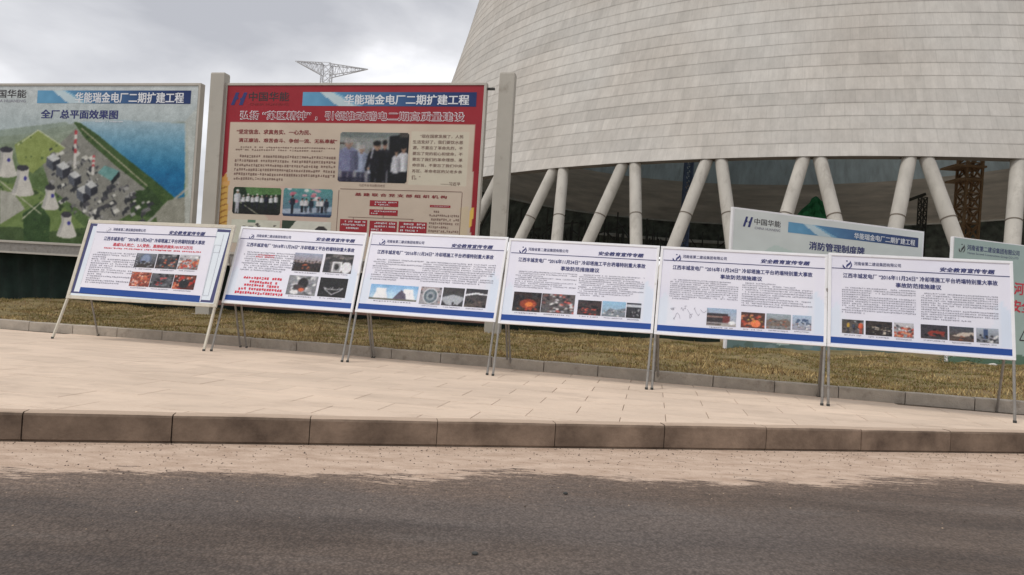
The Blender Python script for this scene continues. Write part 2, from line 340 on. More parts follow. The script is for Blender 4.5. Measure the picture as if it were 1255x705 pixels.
M['inner_mid'] = mat('brownish_inner_concrete', (.52, .45, .38), .85, var=.3, scale=.35, stretch=(.3, .3, 2.2))
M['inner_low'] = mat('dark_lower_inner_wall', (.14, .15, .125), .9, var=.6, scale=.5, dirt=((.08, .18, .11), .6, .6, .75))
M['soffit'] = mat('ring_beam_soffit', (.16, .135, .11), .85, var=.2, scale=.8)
M['ledge'] = mat('pale_ledge_concrete', (.45, .42, .37), .8, var=.2, scale=1)

# ------------------------------------------------------------------ cooling tower
TC = np.array([43.395, 109.99])
_pz = np.array([13.4, 23.4, 33.7, 40.4, 47.6, 61, 81, 101, 126, 150, 168]); _pr = np.array([62.06, 58.0, 54.7, 52.9, 51.2, 48.3, 45.2, 43.2, 42.2, 43.0, 44.6])
_pf = np.polyfit((_pz - 80) / 80, _pr, 6)
def shell_r(z): return float(np.polyval(_pf, (z - 80) / 80)) if z >= 13.4 else float(np.polyval(_pf, (13.4 - 80) / 80)) + (13.4 - z) * .37
tower = empty('cooling_tower', (TC[0], TC[1], 0), 'huge pale concrete cooling tower under construction on slanted columns behind the billboards', 'cooling tower')
TH = 166.; LIFT = 1.15; NS = 288
zs = []; z = 13.4; k = 0
while z < TH: zs.append(z); z += LIFT
nl = len(zs)
V = []; UV = []; Q = []; QU = []
ang = np.linspace(0, 2 * math.pi, NS + 1)
rows = []
for i, z in enumerate(zs):
    r0, r1 = shell_r(z) + .018, shell_r(min(z + LIFT, TH))          # each lift overhangs the one below by a thin lip
    for (zz, rr, vv) in ((z, r0, i + .0), (z + LIFT, r1, i + .9999)):
        V.append(np.stack([TC[0] + rr * np.sin(ang), TC[1] - rr * np.cos(ang), np.full(NS + 1, zz)], 1)); UV.append(np.stack([ang * 56, np.full(NS + 1, vv)], 1)); rows.append(len(rows))
V = np.concatenate(V); UV = np.concatenate(UV); n = NS + 1
for rI in range(len(rows) - 1):
    a = np.arange(NS) + rI * n; Q.append(np.stack([a, a + 1, a + 1 + n, a + n], 1))
Q = np.concatenate(Q)
sh = quads('shell', V, Q, M['shell'], tower)
ul = sh.data.uv_layers.new(name='UVMap'); ul.data.foreach_set('uv', UV[Q.ravel()].astype(np.float32).ravel())
def ring(name, profile, m_, a0=0., a1=360., ns=144, parent=tower, close=False):
    aa = np.radians(np.linspace(a0, a1, ns + 1)); V = []; Q = []
    P = profile + ([profile[0]] if close else [])
    for (rr, zz) in P: V.append(np.stack([TC[0] + rr * np.sin(aa), TC[1] - rr * np.cos(aa), np.full(ns + 1, zz)], 1))
    for i in range(len(P) - 1):
        a = np.arange(ns) + i * (ns + 1); Q.append(np.stack([a, a + 1, a + ns + 2, a + ns + 1], 1))
    return quads(name, np.concatenate(V), np.concatenate(Q), m_, parent, smooth=not close)
TK = 1.15
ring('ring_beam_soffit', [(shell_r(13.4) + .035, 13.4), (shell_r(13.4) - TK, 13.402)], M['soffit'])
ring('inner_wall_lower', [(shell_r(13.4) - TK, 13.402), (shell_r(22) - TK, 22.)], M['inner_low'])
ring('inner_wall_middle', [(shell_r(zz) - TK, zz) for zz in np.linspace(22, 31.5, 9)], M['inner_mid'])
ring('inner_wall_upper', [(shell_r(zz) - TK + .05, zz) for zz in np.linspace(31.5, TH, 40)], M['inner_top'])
ring('top_rim', [(shell_r(TH) - TK + .05, TH), (shell_r(TH) - TK + .05, TH + .3), (shell_r(TH) + .6, TH + .3), (shell_r(TH) + .6, TH - .2)], M['ledge'])
ring('inner_ledge', [(shell_r(22) - TK, 22.0), (shell_r(22) - TK - .5, 22.0), (shell_r(22) - TK - .5, 22.28), (shell_r(22) - TK, 22.28)], M['ledge'], close=True)
ring('basin_floor', [(66, .42), (.5, .42)], M['basin'])
ring('basin_wall', [(68.6, 0.0), (68.6, 1.3), (68.2, 1.3), (68.2, 0.3)], M['col_conc'])
# inner service gallery seen through the left openings
ring('service_gallery', [(shell_r(18) - TK, 17.3), (shell_r(18) - TK - 1.4, 17.3), (shell_r(18) - TK - 1.4, 17.95), (shell_r(18) - TK, 17.95)], M['ledge'], a0=140, a1=205, ns=60, close=True)
# paired slanted columns with cast collars
def P_on(phi, zz, dr=0.):
    a = R(phi); rr = shell_r(zz) - TK / 2 + dr if zz >= 13.4 else shell_r(13.4) - TK / 2 + (13.4 - zz) * .37
    return np.array([TC[0] + rr * math.sin(a), TC[1] - rr * math.cos(a), zz])
NP = 53; dph = 360 / NP
me_col = {}
p0 = P_on(0, -.4); 
for sgn in (-1, 1):
    t_ = MB(); a, b_ = P_on(sgn * (.53 + 13.8 * .195), -.4), P_on(sgn * .53, 13.4)
    t_.tube(a, b_, .52, .5, 20, False)
    o = t_.build('column', M['col_conc'], tower, smooth=True)
    me_col[sgn] = o.data; bpy.data.objects.remove(o)
    for q_, f_ in enumerate((.36, .66)):
        g_ = MB(); c0, c1 = a + (b_ - a) * (f_ - .003), a + (b_ - a) * (f_ + .003); g_.tube(c0, c1, .535, .535, 20)
        o = g_.build('joint_collar', M['soffit'], tower, smooth=False); me_col[sgn * (2 + q_)] = o.data; bpy.data.objects.remove(o)
for me_ in me_col.values(): me_.transform(Matrix.Translation((-TC[0], -TC[1], 0)))
for k in range(NP):
    phi = -23.28 + (k - 2.5 - 15) * dph
    for sgn in (-1, 1):
        o = bpy.data.objects.new('column', me_col[sgn]); COL.objects.link(o); o.parent = tower; o.rotation_euler = (0, 0, R(phi)); o['_loc'] = 1
        if 12 < k < 26:
            for q_ in (2, 3): c = bpy.data.objects.new('joint_collar', me_col[sgn * q_]); COL.objects.link(c); c.parent = o

# ------------------------------------------------------------------ ground, road, kerbs, slabs
def sheet(name, pts, z, m_, kind='structure'):
    o = mesh(name, [(p[0], p[1], z) for p in pts], [tuple(range(len(pts)))], m_); o['kind'] = kind; return o
K1 = lambda x: 5.37 + (x + 3.97) * .2173          # front kerb, its road-side edge
KX0, KX1 = -14.0, 9.6
sheet('ground', [(-3000, -3000), (3000, -3000), (3000, 3000), (-3000, 3000)], -.012, M['dirt'])
sheet('road', [(-60, -14), (60, -14), (60, K1(60)), (-60, K1(-60))], 0, M['road'])
ZS = .2333
k2pts = [(-18, 13.9), (-9.19, 12.26), (-6, 11.93), (-2.79, 11.36), (0, 10.78), (2.42, 10.1), (6.57, 9.1), (9.9, 8.3)]
def K2(x): return float(np.interp(x, [p[0] for p in k2pts], [p[1] for p in k2pts]))
# bed under the slabs
xs = np.linspace(KX0, KX1, 60)
bedv = [(x, K1(x) + .02, ZS - .010) for x in xs] + [(x, max(K2(x) + .05, K1(x) + .03), ZS - .010) for x in xs]
pav = mesh('pavement', bedv, [(i, i + 1, 60 + i + 1, 60 + i) for i in range(59)], M['bed']); pav['kind'] = 'structure'
# kerb stones of the road kerb, with worn rounded arris
d1 = np.array([1, .2173]); d1 /= np.linalg.norm(d1); n1_ = np.array([-d1[1], d1[0]])
def stone(name, p, q, inward, z0, z1, wd, r, m_, parent, gap=.006, jit=0.):
    p = np.array(p, float); q = np.array(q, float); L_ = np.linalg.norm(q - p); d = (q - p) / L_
    p = p + d * gap / 2; q = q - d * gap / 2; nrm = np.array(inward, float)
    prof = [(.016, z0), (.016, max(z0 + .022, .012)), (0, max(z0 + .03, .02)), (0, z1 - r), (r * .3, z1 - r * .3), (r, z1), (wd, z1), (wd, z0)]
    V = []; F_ = []
    st = 5
    for i in range(st + 1):
        c = p + (q - p) * i / st; e_ = (.004 if i in (0, st) else 0)
        for (a, zz) in prof:
            wob = random.uniform(-jit, jit) if zz > z0 + .05 else 0
            o = c + nrm * (a + (e_ if a < r else 0) + wob); V.append((o[0], o[1], zz - (e_ if zz > z0 and a >= r * .3 else 0) + wob * .4))
    k = len(prof)
    for i in range(st):
        for j in range(k): F_.append((i * k + j, i * k + (j + 1) % k, (i + 1) * k + (j + 1) % k, (i + 1) * k + j))
    F_.append(tuple(range(k))); F_.append(tuple(st * k + j for j in reversed(range(k))))
    return mesh(name, V, F_, m_, parent)
kr = tag(bpy.data.objects.new('road_kerb', None), kind='structure'); COL.objects.link(kr)
jx = [at_z(px, 0, 0) for px in ()]
# joint positions read off the photograph's kerb: constant stone length
def kerb_pt(px):
    d = ray(px, 545); t_ = (5.37 + 3.97 * .2173) / (1 - .2173 * d[0]); return np.array([d[0] * t_, t_])
j0 = kerb_pt(25); j1 = kerb_pt(1165); slen = np.linalg.norm(j1 - j0) / 8
k_ = -6
while True:
    p = j0 + d1 * slen * k_; q = p + d1 * slen
    if p[0] > KX1 + 3: break
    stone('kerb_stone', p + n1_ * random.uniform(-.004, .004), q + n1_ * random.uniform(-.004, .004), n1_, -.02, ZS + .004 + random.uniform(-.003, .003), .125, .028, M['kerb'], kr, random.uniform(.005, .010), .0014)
    k_ += 1
# kerb of the lawn
kl = tag(bpy.data.objects.new('lawn_kerb', None), kind='structure'); COL.objects.link(kl)
x = -17.
while x < 9.6:
    sl = (K2(x + .4) - K2(x)) / .4; dx = .85 / math.sqrt(1 + sl * sl); p = (x, K2(x)); q = (x + dx, K2(x + dx))
    d = np.array(q) - np.array(p); d /= np.linalg.norm(d)
    stone('kerb_stone', p, q, (-d[1], d[0]), ZS - .03, ZS + .165 + random.uniform(-.005, .005), .12, .015, M['kerb2'], kl, .012, .0012); x += dx
# slabs
E_ = np.array([math.cos(R(11.8)), -math.sin(R(11.8))]); G_ = np.array([-E_[1], E_[0]])
SL, SW, JT = .90, .45, .007
def clip(poly, a, b, c):     # keep a*x+b*y >= c
    out_ = []
    for i in range(len(poly)):
        P, Q_ = poly[i], poly[(i + 1) % len(poly)]; fp, fq = a * P[0] + b * P[1] - c, a * Q_[0] + b * Q_[1] - c
        if fp >= 0: out_.append(P)
        if (fp >= 0) != (fq >= 0):
            s_ = fp / (fp - fq); out_.append((P[0] + (Q_[0] - P[0]) * s_, P[1] + (Q_[1] - P[1]) * s_))
    return out_
org = np.array([-9.19, 12.26]); slab_full = None
kc = (5.37 + 3.97 * .2173) + .132 * math.sqrt(1 + .2173 ** 2)
def slab_mesh(poly):
    zt, zb, c = ZS, ZS - .03, .0025
    cx_, cy_ = np.mean(poly, axis=0); V = []; n = len(poly)
    for (x, y) in poly: V.append((x, y, zb))
    for (x, y) in poly: V.append((x, y, zt - c))
    for (x, y) in poly:
        dx, dy = cx_ - x, cy_ - y; l = math.hypot(dx, dy) + 1e-6; V.append((x + dx / l * c * 1.6, y + dy / l * c * 1.6, zt))
    F_ = [tuple(2 * n + i for i in range(n))]
    for i in range(n):
        j = (i + 1) % n; F_ += [(i, j, n + j, n + i), (n + i, n + j, 2 * n + j, 2 * n + i)]
    return V, F_
cnt = 0
for r_ in range(-1, 22):
    for c_ in range(-6, 26):
        o = org + E_ * (c_ + (.5 if r_ % 2 else 0)) * SL - G_ * r_ * SW
        rect = [(JT / 2, -JT / 2), (SL - JT / 2, -JT / 2), (SL - JT / 2, -SW + JT / 2), (JT / 2, -SW + JT / 2)]
        P = [tuple(o + E_ * a + G_ * b) for a, b in rect]
        cen = np.mean(P, axis=0)
        if cen[1] > K2(cen[0]) + .05 or cen[0] < -11.5 or cen[0] > 9.5: continue
        Pc = clip(P, -.2173, 1, kc)
        if len(Pc) < 3: continue
        ar = abs(sum(Pc[i][0] * Pc[(i + 1) % len(Pc)][1] - Pc[(i + 1) % len(Pc)][0] * Pc[i][1] for i in range(len(Pc)))) / 2
        if ar < .004: continue
        dz = random.uniform(-.0015, .0015)
        if len(Pc) == 4 and abs(ar - (SL - JT) * (SW - JT)) < 1e-4:
            if slab_full is None:
                V, F_ = slab_mesh([np.array(E_ * a + G_ * b) for a, b in rect]); so = mesh('paving_slab', V, F_, M['tile'], pav); slab_full = so.data
            else: so = bpy.data.objects.new('paving_slab', slab_full); COL.objects.link(so); so.parent = pav
            so.location = (o[0], o[1], dz)
        else:
            V, F_ = slab_mesh([np.array(p) for p in Pc]); so = mesh('paving_slab', V, F_, M['tile'], pav); so.location = (0, 0, dz)
        cnt += 1
print('slabs', cnt)

# lawn bank: rises gently, then falls away behind the fence
def vnoise(x, y, s, seed=0):
    r = np.random.default_rng(seed); T = r.random((64, 64)); X = np.asarray(x) / s; Y = np.asarray(y) / s
    xi = np.floor(X).astype(int); yi = np.floor(Y).astype(int); fx = X - xi; fy = Y - yi; fx = fx * fx * (3 - 2 * fx); fy = fy * fy * (3 - 2 * fy)
    g = lambda a, b: T[a % 64, b % 64]
    return (g(xi, yi) * (1 - fx) + g(xi + 1, yi) * fx) * (1 - fy) + (g(xi, yi + 1) * (1 - fx) + g(xi + 1, yi + 1) * fx) * fy
K2v = np.vectorize(K2)
def bank_z(x, y):
    d = np.clip(y - K2v(x) - .12, 0, None)
    z = ZS + .13 + .026 * np.clip(d, 0, 5) + (vnoise(x, y, .45, 1) - .5) * .11 * np.clip(d, 0, 1) + (vnoise(x, y, 1.7, 2) - .5) * .14 * np.clip(d / 2, 0, 1)
    return np.where(y > 18.5, z - (y - 18.5) * .06, z)
gx = np.linspace(-26, 22, 241); gt = np.concatenate([np.linspace(0, 7, 60), np.linspace(7.5, 16, 12)])
GX, GT = np.meshgrid(gx, gt); base = np.where(GX < 9.6, K2v(GX) + .11, 8.5); GY = base + GT * (1 + np.clip((GX) * .02, -.1, .2)); GZ = bank_z(GX, GY)
n = len(gx); Q = []
for i in range(len(gt) - 1):
    a = np.arange(n - 1) + i * n; Q.append(np.stack([a, a + 1, a + 1 + n, a + n], 1))
lawn = quads('lawn', np.stack([GX.ravel(), GY.ravel(), GZ.ravel()], 1), np.concatenate(Q), M['verge'], smooth=True); lawn['kind'] = 'structure'
NB = 150000
bx_ = rng.uniform(-13.8, 11.5, NB); by_ = K2v(np.minimum(bx_, 9.6)) + .13 + rng.random(NB) ** .9 * 6.6; bz_ = bank_z(bx_, by_)
patch = vnoise(bx_, by_ * 1.6, 1.1, 5) * .5 + vnoise(bx_, by_ * 1.4, .38, 6) * .5
bare = vnoise(bx_, by_, 1.3, 9)
keep = (bare < .70) | (rng.random(NB) < .3); bx_, by_, bz_, patch = bx_[keep], by_[keep], bz_[keep], patch[keep]; NB = len(bx_)
ht = rng.uniform(.012, .038, NB) * (.4 + patch * 1.9) * np.where(rng.random(NB) < .02, 2.2, 1); th = rng.uniform(0, 2 * math.pi, NB); wd = rng.uniform(.006, .014, NB)
lean = rng.normal(0, .5, (NB, 2)) * ht[:, None]
A = np.stack([bx_ - np.cos(th) * wd, by_ - np.sin(th) * wd, bz_ - .01], 1); B_ = np.stack([bx_ + np.cos(th) * wd, by_ + np.sin(th) * wd, bz_ - .01], 1)
Cc = np.stack([bx_ + lean[:, 0], by_ + lean[:, 1], bz_ + ht], 1)
V = np.stack([A, B_, Cc], 1).reshape(-1, 3)
g0, g1, g2 = np.array([.175, .152, .048]), np.array([.52, .39, .19]), np.array([.25, .16, .08])
tt = np.clip((patch - .38) * 3.2 + rng.normal(0, .2, NB), 0, 1)[:, None]; cb_ = g1 * tt + g0 * (1 - tt); br = (rng.random(NB) < .25)[:, None]; cb_ = np.where(br, g2, cb_) * rng.uniform(.7, 1.2, (NB, 1))
go = quads('grass', V, np.arange(NB * 3).reshape(-1, 3), M['grass'], cols=np.repeat(cb_, 3, 0)); tag(go, 'short dry yellowish grass on the bank behind the boards', 'grass', kind='stuff')

# ------------------------------------------------------------------ panels: a quad in space with (u, v) print coordinates, v down
class Panel:
    def __init__(s, TL, TR, BR, BL):
        s.c = [np.array(t, float) for t in (TL, TR, BR, BL)]
        n = np.cross(s.c[1] - s.c[0], s.c[3] - s.c[0]); n /= np.linalg.norm(n)
        if n @ (EYE - s.c[0]) < 0: n = -n
        s.n = n; s.W = np.linalg.norm(s.c[1] - s.c[0]); s.H = np.linalg.norm(s.c[3] - s.c[0])
    def P(s, u, v, off=0.):
        u = np.asarray(u, float)[..., None]; v = np.asarray(v, float)[..., None]
        return s.c[0] * (1 - u) * (1 - v) + s.c[1] * u * (1 - v) + s.c[2] * u * v + s.c[3] * (1 - u) * v + s.n * np.asarray(off, float)[..., None]
    def uv(s, px, py):
        d = ray(px, py); X = EYE + d * ((s.n @ (s.c[0] - EYE)) / (s.n @ d)); u, v = .5, .5
        for _ in range(8):
            r = s.P(u, v) - X; du = (s.P(u + 1e-4, v) - s.P(u, v)) / 1e-4; dv = (s.P(u, v + 1e-4) - s.P(u, v)) / 1e-4
            J = np.stack([du, dv], 1); st = np.linalg.lstsq(J, -r, rcond=None)[0]; u += st[0]; v += st[1]
        return float(u), float(v)
    def rect_px(s, x0, y0, x1, y1):
        a = s.uv(x0, y0); b = s.uv(x1, y1); return (a[0], a[1], b[0], b[1])
    def quad(s, name, r, m_, parent, off, kind=None):
        u0, v0, u1, v1 = r; P = s.P([u0, u1, u1, u0], [v1, v1, v0, v0], off); o = mesh(name, P, [(0, 1, 2, 3)], m_, parent); return o
    def poly(s, name, uvs, m_, parent, off):
        P = s.P([a for a, b in uvs], [b for a, b in uvs], off); return mesh(name, P, [tuple(range(len(P)))], m_, parent)
    def picture(s, name, r, arr, parent, off, rnd=0., gain=1.12):
        h, w_ = arr.shape[:2]; u = np.linspace(r[0], r[2], w_); v = np.linspace(r[1], r[3], h); U, V = np.meshgrid(u, v); P = s.P(U, V, off).reshape(-1, 3)
        q = []
        for i in range(h - 1):
            a = np.arange(w_ - 1) + i * w_; q.append(np.stack([a + w_, a + 1 + w_, a + 1, a], 1))
        q = np.concatenate(q)
        if rnd:
            W_, H_ = abs(r[2] - r[0]) * s.W, abs(r[3] - r[1]) * s.H; c_ = np.stack([(U.ravel()[q].mean(1) - r[0]) * s.W, (V.ravel()[q].mean(1) - r[1]) * s.H], 1)
            e_ = np.maximum(np.abs(c_ - np.array([W_ / 2, H_ / 2])) - np.array([W_ / 2 - rnd, H_ / 2 - rnd]), 0); q = q[np.hypot(e_[:, 0], e_[:, 1]) < rnd]
        return quads(name, P, q, M['print'], parent, cols=np.clip(lin(np.clip(arr, 0, 255)) * gain, 0, .87).reshape(-1, 3))
_gc = {}
def glyphs(txt, bold):
    k = txt
    if k in _gc: return _gc[k]
    cu = bpy.data.curves.new('t', 'FONT'); cu.body = txt; cu.size = 1; cu.resolution_u = 2; cu.dimensions = '2D'; cu.fill_mode = 'BOTH'
    o = bpy.data.objects.new('t', cu); COL.objects.link(o); dg = bpy.context.evaluated_depsgraph_get(); me = o.evaluated_get(dg).to_mesh()
    co = np.empty(len(me.vertices) * 3); me.vertices.foreach_get('co', co); co = co.reshape(-1, 3)[:, :2].copy(); fs = [tuple(p.vertices) for p in me.polygons]
    o.evaluated_get(dg).to_mesh_clear(); bpy.data.objects.remove(o); bpy.data.curves.remove(cu)
    mn, mx = co.min(0), co.max(0); sz = mx - mn; co = (co - mn) / sz; _gc[k] = (co, fs, sz); return _gc[k]
def text(P, name, txt, r, m_, parent, off=.003, bold=.018, shear=0.):
    """bold is faked by printing the glyphs a few times, a hair apart"""
    co, fs, sz = glyphs(txt, 0); V = []; Fc = []; n = len(co)
    sh_ = [(0, 0)] if bold < .008 else [(-1, -.6), (1, -.6), (-1, .6), (1, .6)] if bold < .04 else [(math.cos(t_), math.sin(t_)) for t_ in np.arange(0, 6.28, math.pi / 4)]
    for i, (dx, dy) in enumerate(sh_):
        x_ = co[:, 0] + dx * bold / sz[0]; y_ = co[:, 1] + dy * bold / sz[1]
        u = r[0] + (r[2] - r[0]) * x_ + shear * abs(r[3] - r[1]) * y_ * P.H / P.W; v = r[3] + (r[1] - r[3]) * y_
        V.append(P.P(u, v, off + i * .00012)); Fc += [tuple(a + i * n for a in f) for f in fs]
    return mesh(name, np.concatenate(V), Fc, m_, parent)
def small_print(P, name, blocks, m_, parent, off=.0025, heavy=1.):
    """rows of tiny character-sized marks, as unreadable as they are in the photograph; block = (rect, rows, characters, indent, last_fraction)"""
    V = []; Q = []; b = 0
    for (r, rows, ch) in blocks:
        u0, v0, u1, v1 = r; lh = (v1 - v0) / rows; cw = (u1 - u0) / ch
        for i in range(rows):
            s0 = 2 if rows > 1 and (i == 0 or random.random() < .18) else 0; s1 = ch if rows == 1 or (random.random() > .2 and i < rows - 1) else int(ch * random.uniform(.3, .9))
            for j in range(s0, s1):
                if random.random() < .06: continue
                x0 = u0 + j * cw + cw * random.uniform(.05, .18); x1 = u0 + (j + 1) * cw - cw * random.uniform(.08, .25)
                y0 = v0 + i * lh + lh * random.uniform(.16, .28); y1 = y0 + lh * random.uniform(.42, .56) * (1.25 if heavy > 1 else 1)
                ym = (y0 + y1) / 2; hh = (y1 - y0) * .17 * heavy
                for (a, c) in ((y0, y0 + hh * 1.4), (ym - hh * .7, ym + hh * .7), (y1 - hh * 1.4, y1)):
                    if random.random() < .15: continue
                    V += [(x0, c), (x1, c), (x1, a), (x0, a)]; Q.append((b, b + 1, b + 2, b + 3)); b += 4
                if random.random() < .7:
                    xm = x0 + (x1 - x0) * random.uniform(.2, .8); t_ = cw * .12 * heavy; V += [(xm - t_, y1), (xm + t_, y1), (xm + t_, y0), (xm - t_, y0)]; Q.append((b, b + 1, b + 2, b + 3)); b += 4
    V = np.array(V); X = P.P(V[:, 0], V[:, 1], off + .0002 * rng.random(len(V) // 4).repeat(4)); o = quads(name, X, np.array(Q), m_, parent); o['kind'] = 'stuff'; return o

# ------------------------------------------------------------------ a little painter for the printed pictures (flat print)
class Cv:
    def __init__(s, w_, h, c=(200, 200, 200)):
        s.w, s.h = w_, h; s.a = np.ones((h, w_, 3)) * np.array(c, float); y, x = np.mgrid[0:h, 0:w_]; s.X = (x + .5) / w_; s.Y = (y + .5) / h
    def put(s, m_, c, al=1.):
        m_ = (m_ * al)[..., None]; s.a = s.a * (1 - m_) + np.array(c, float) * m_; return s
    def grad(s, c0, c1, y0=0., y1=1., m_=None):
        t_ = np.clip((s.Y - y0) / (y1 - y0), 0, 1)[..., None]; g = np.array(c0, float) * (1 - t_) + np.array(c1, float) * t_
        if m_ is None: s.a = g
        else: s.a = s.a * (1 - m_[..., None]) + g * m_[..., None]
        return s
    def ell(s, cx, cy, rx, ry, c, al=1., ang=0.):
        dx, dy = s.X - cx, s.Y - cy; ca, sa = math.cos(ang), math.sin(ang); m_ = (((dx * ca + dy * sa) / rx) ** 2 + ((-dx * sa + dy * ca) / ry) ** 2 < 1).astype(float); return s.put(m_, c, al)
    def pm(s, pts, soft=False):
        ins = np.zeros(s.X.shape, bool); n = len(pts)
        for i in range(n):
            x0, y0 = pts[i]; x1, y1 = pts[(i + 1) % n]
            if y0 == y1: continue
            c = ((y0 > s.Y) != (y1 > s.Y)) & (s.X < (x1 - x0) * (s.Y - y0) / (y1 - y0) + x0); ins ^= c
        return ins.astype(float)
    def poly(s, pts, c, al=1.): return s.put(s.pm(pts), c, al)
    def rect(s, x0, y0, x1, y1, c, al=1.): return s.put(((s.X >= x0) & (s.X < x1) & (s.Y >= y0) & (s.Y < y1)).astype(float), c, al)
    def line(s, p, q, t_, c, al=1.):
        p = np.array(p, float); q = np.array(q, float); d = q - p; l = d @ d + 1e-9; k = np.clip(((s.X - p[0]) * d[0] + (s.Y - p[1]) * d[1]) / l, 0, 1)
        dd = np.hypot(s.X - p[0] - k * d[0], s.Y - p[1] - k * d[1]); return s.put((dd < t_).astype(float), c, al)
    def noise(s, amp, sc=.08, seed=1, m_=None):
        n = (vnoise(s.X, s.Y * s.h / s.w, sc, seed) * .6 + vnoise(s.X, s.Y * s.h / s.w, sc / 2.7, seed + 1) * .4 - .5) * 2 * amp
        s.a = s.a + (n if m_ is None else n * m_)[..., None]; return s
    def blobs(s, n, cols, r0, r1, reg=(0, 0, 1, 1), seed=1, al=.9):
        g = np.random.default_rng(seed)
        for _ in range(n):
            r = g.uniform(r0, r1); s.ell(g.uniform(reg[0], reg[2]), g.uniform(reg[1], reg[3]), r, r * g.uniform(.7, 1.6), cols[g.integers(len(cols))], al, g.uniform(0, 3))
        return s
    def blur(s, n=1):
        for _ in range(n):
            p = np.pad(s.a, ((1, 1), (1, 1), (0, 0)), 'edge'); s.a = (p[1:-1, 1:-1] * 4 + p[:-2, 1:-1] * 2 + p[2:, 1:-1] * 2 + p[1:-1, :-2] * 2 + p[1:-1, 2:] * 2 + p[:-2, :-2] + p[2:, 2:] + p[:-2, 2:] + p[2:, :-2]) / 16
        return s
    def person(s, x, y0, y1, shirt, trousers, skin=(182, 146, 124), hair=(30, 28, 28), wd=.05, hat=None, turn=0.):
        h = y1 - y0; sh = np.array(shirt, float); dk = tuple(sh * .72)
        s.poly([(x - wd * .62, y0 + h * .5), (x - wd * .02, y0 + h * .5), (x - wd * .1, y1), (x - wd * .5, y1)], trousers).poly([(x + wd * .04, y0 + h * .5), (x + wd * .62, y0 + h * .5), (x + wd * .5, y1), (x + wd * .12, y1)], trousers)
        s.poly([(x - wd * .35, y0 + h * .15), (x + wd * .35, y0 + h * .15), (x + wd * .95, y0 + h * .2), (x + wd * .72, y0 + h * .54), (x - wd * .72, y0 + h * .54), (x - wd * .95, y0 + h * .2)], shirt)
        s.poly([(x + wd * .15, y0 + h * .2), (x + wd * .95, y0 + h * .2), (x + wd * .72, y0 + h * .54), (x + wd * .3, y0 + h * .54)], dk, .55)
        s.line((x - wd * .85, y0 + h * .23), (x - wd * .95 + turn * wd, y0 + h * .5), wd * .2, shirt).line((x + wd * .85, y0 + h * .23), (x + wd * .95 + turn * wd, y0 + h * .5), wd * .2, dk)
        s.rect(x - wd * .18, y0 + h * .11, x + wd * .18, y0 + h * .18, tuple(np.array(skin) * .8)); s.ell(x, y0 + h * .085, wd * .42, h * .07, skin); s.ell(x + wd * .15, y0 + h * .09, wd * .25, h * .06, tuple(np.array(skin) * .82), .6)
        s.ell(x - wd * .06, y0 + h * .045, wd * .46, h * .045, hat or hair); return s
ORG = [(205, 92, 62), (184, 66, 50), (216, 134, 92), (120, 60, 50)]; WHT = [(225, 225, 225), (200, 200, 205)]; DRK = [(40, 40, 45), (60, 58, 60), (28, 28, 34)]; GRY = [(110, 112, 118), (145, 146, 150), (80, 82, 88)]
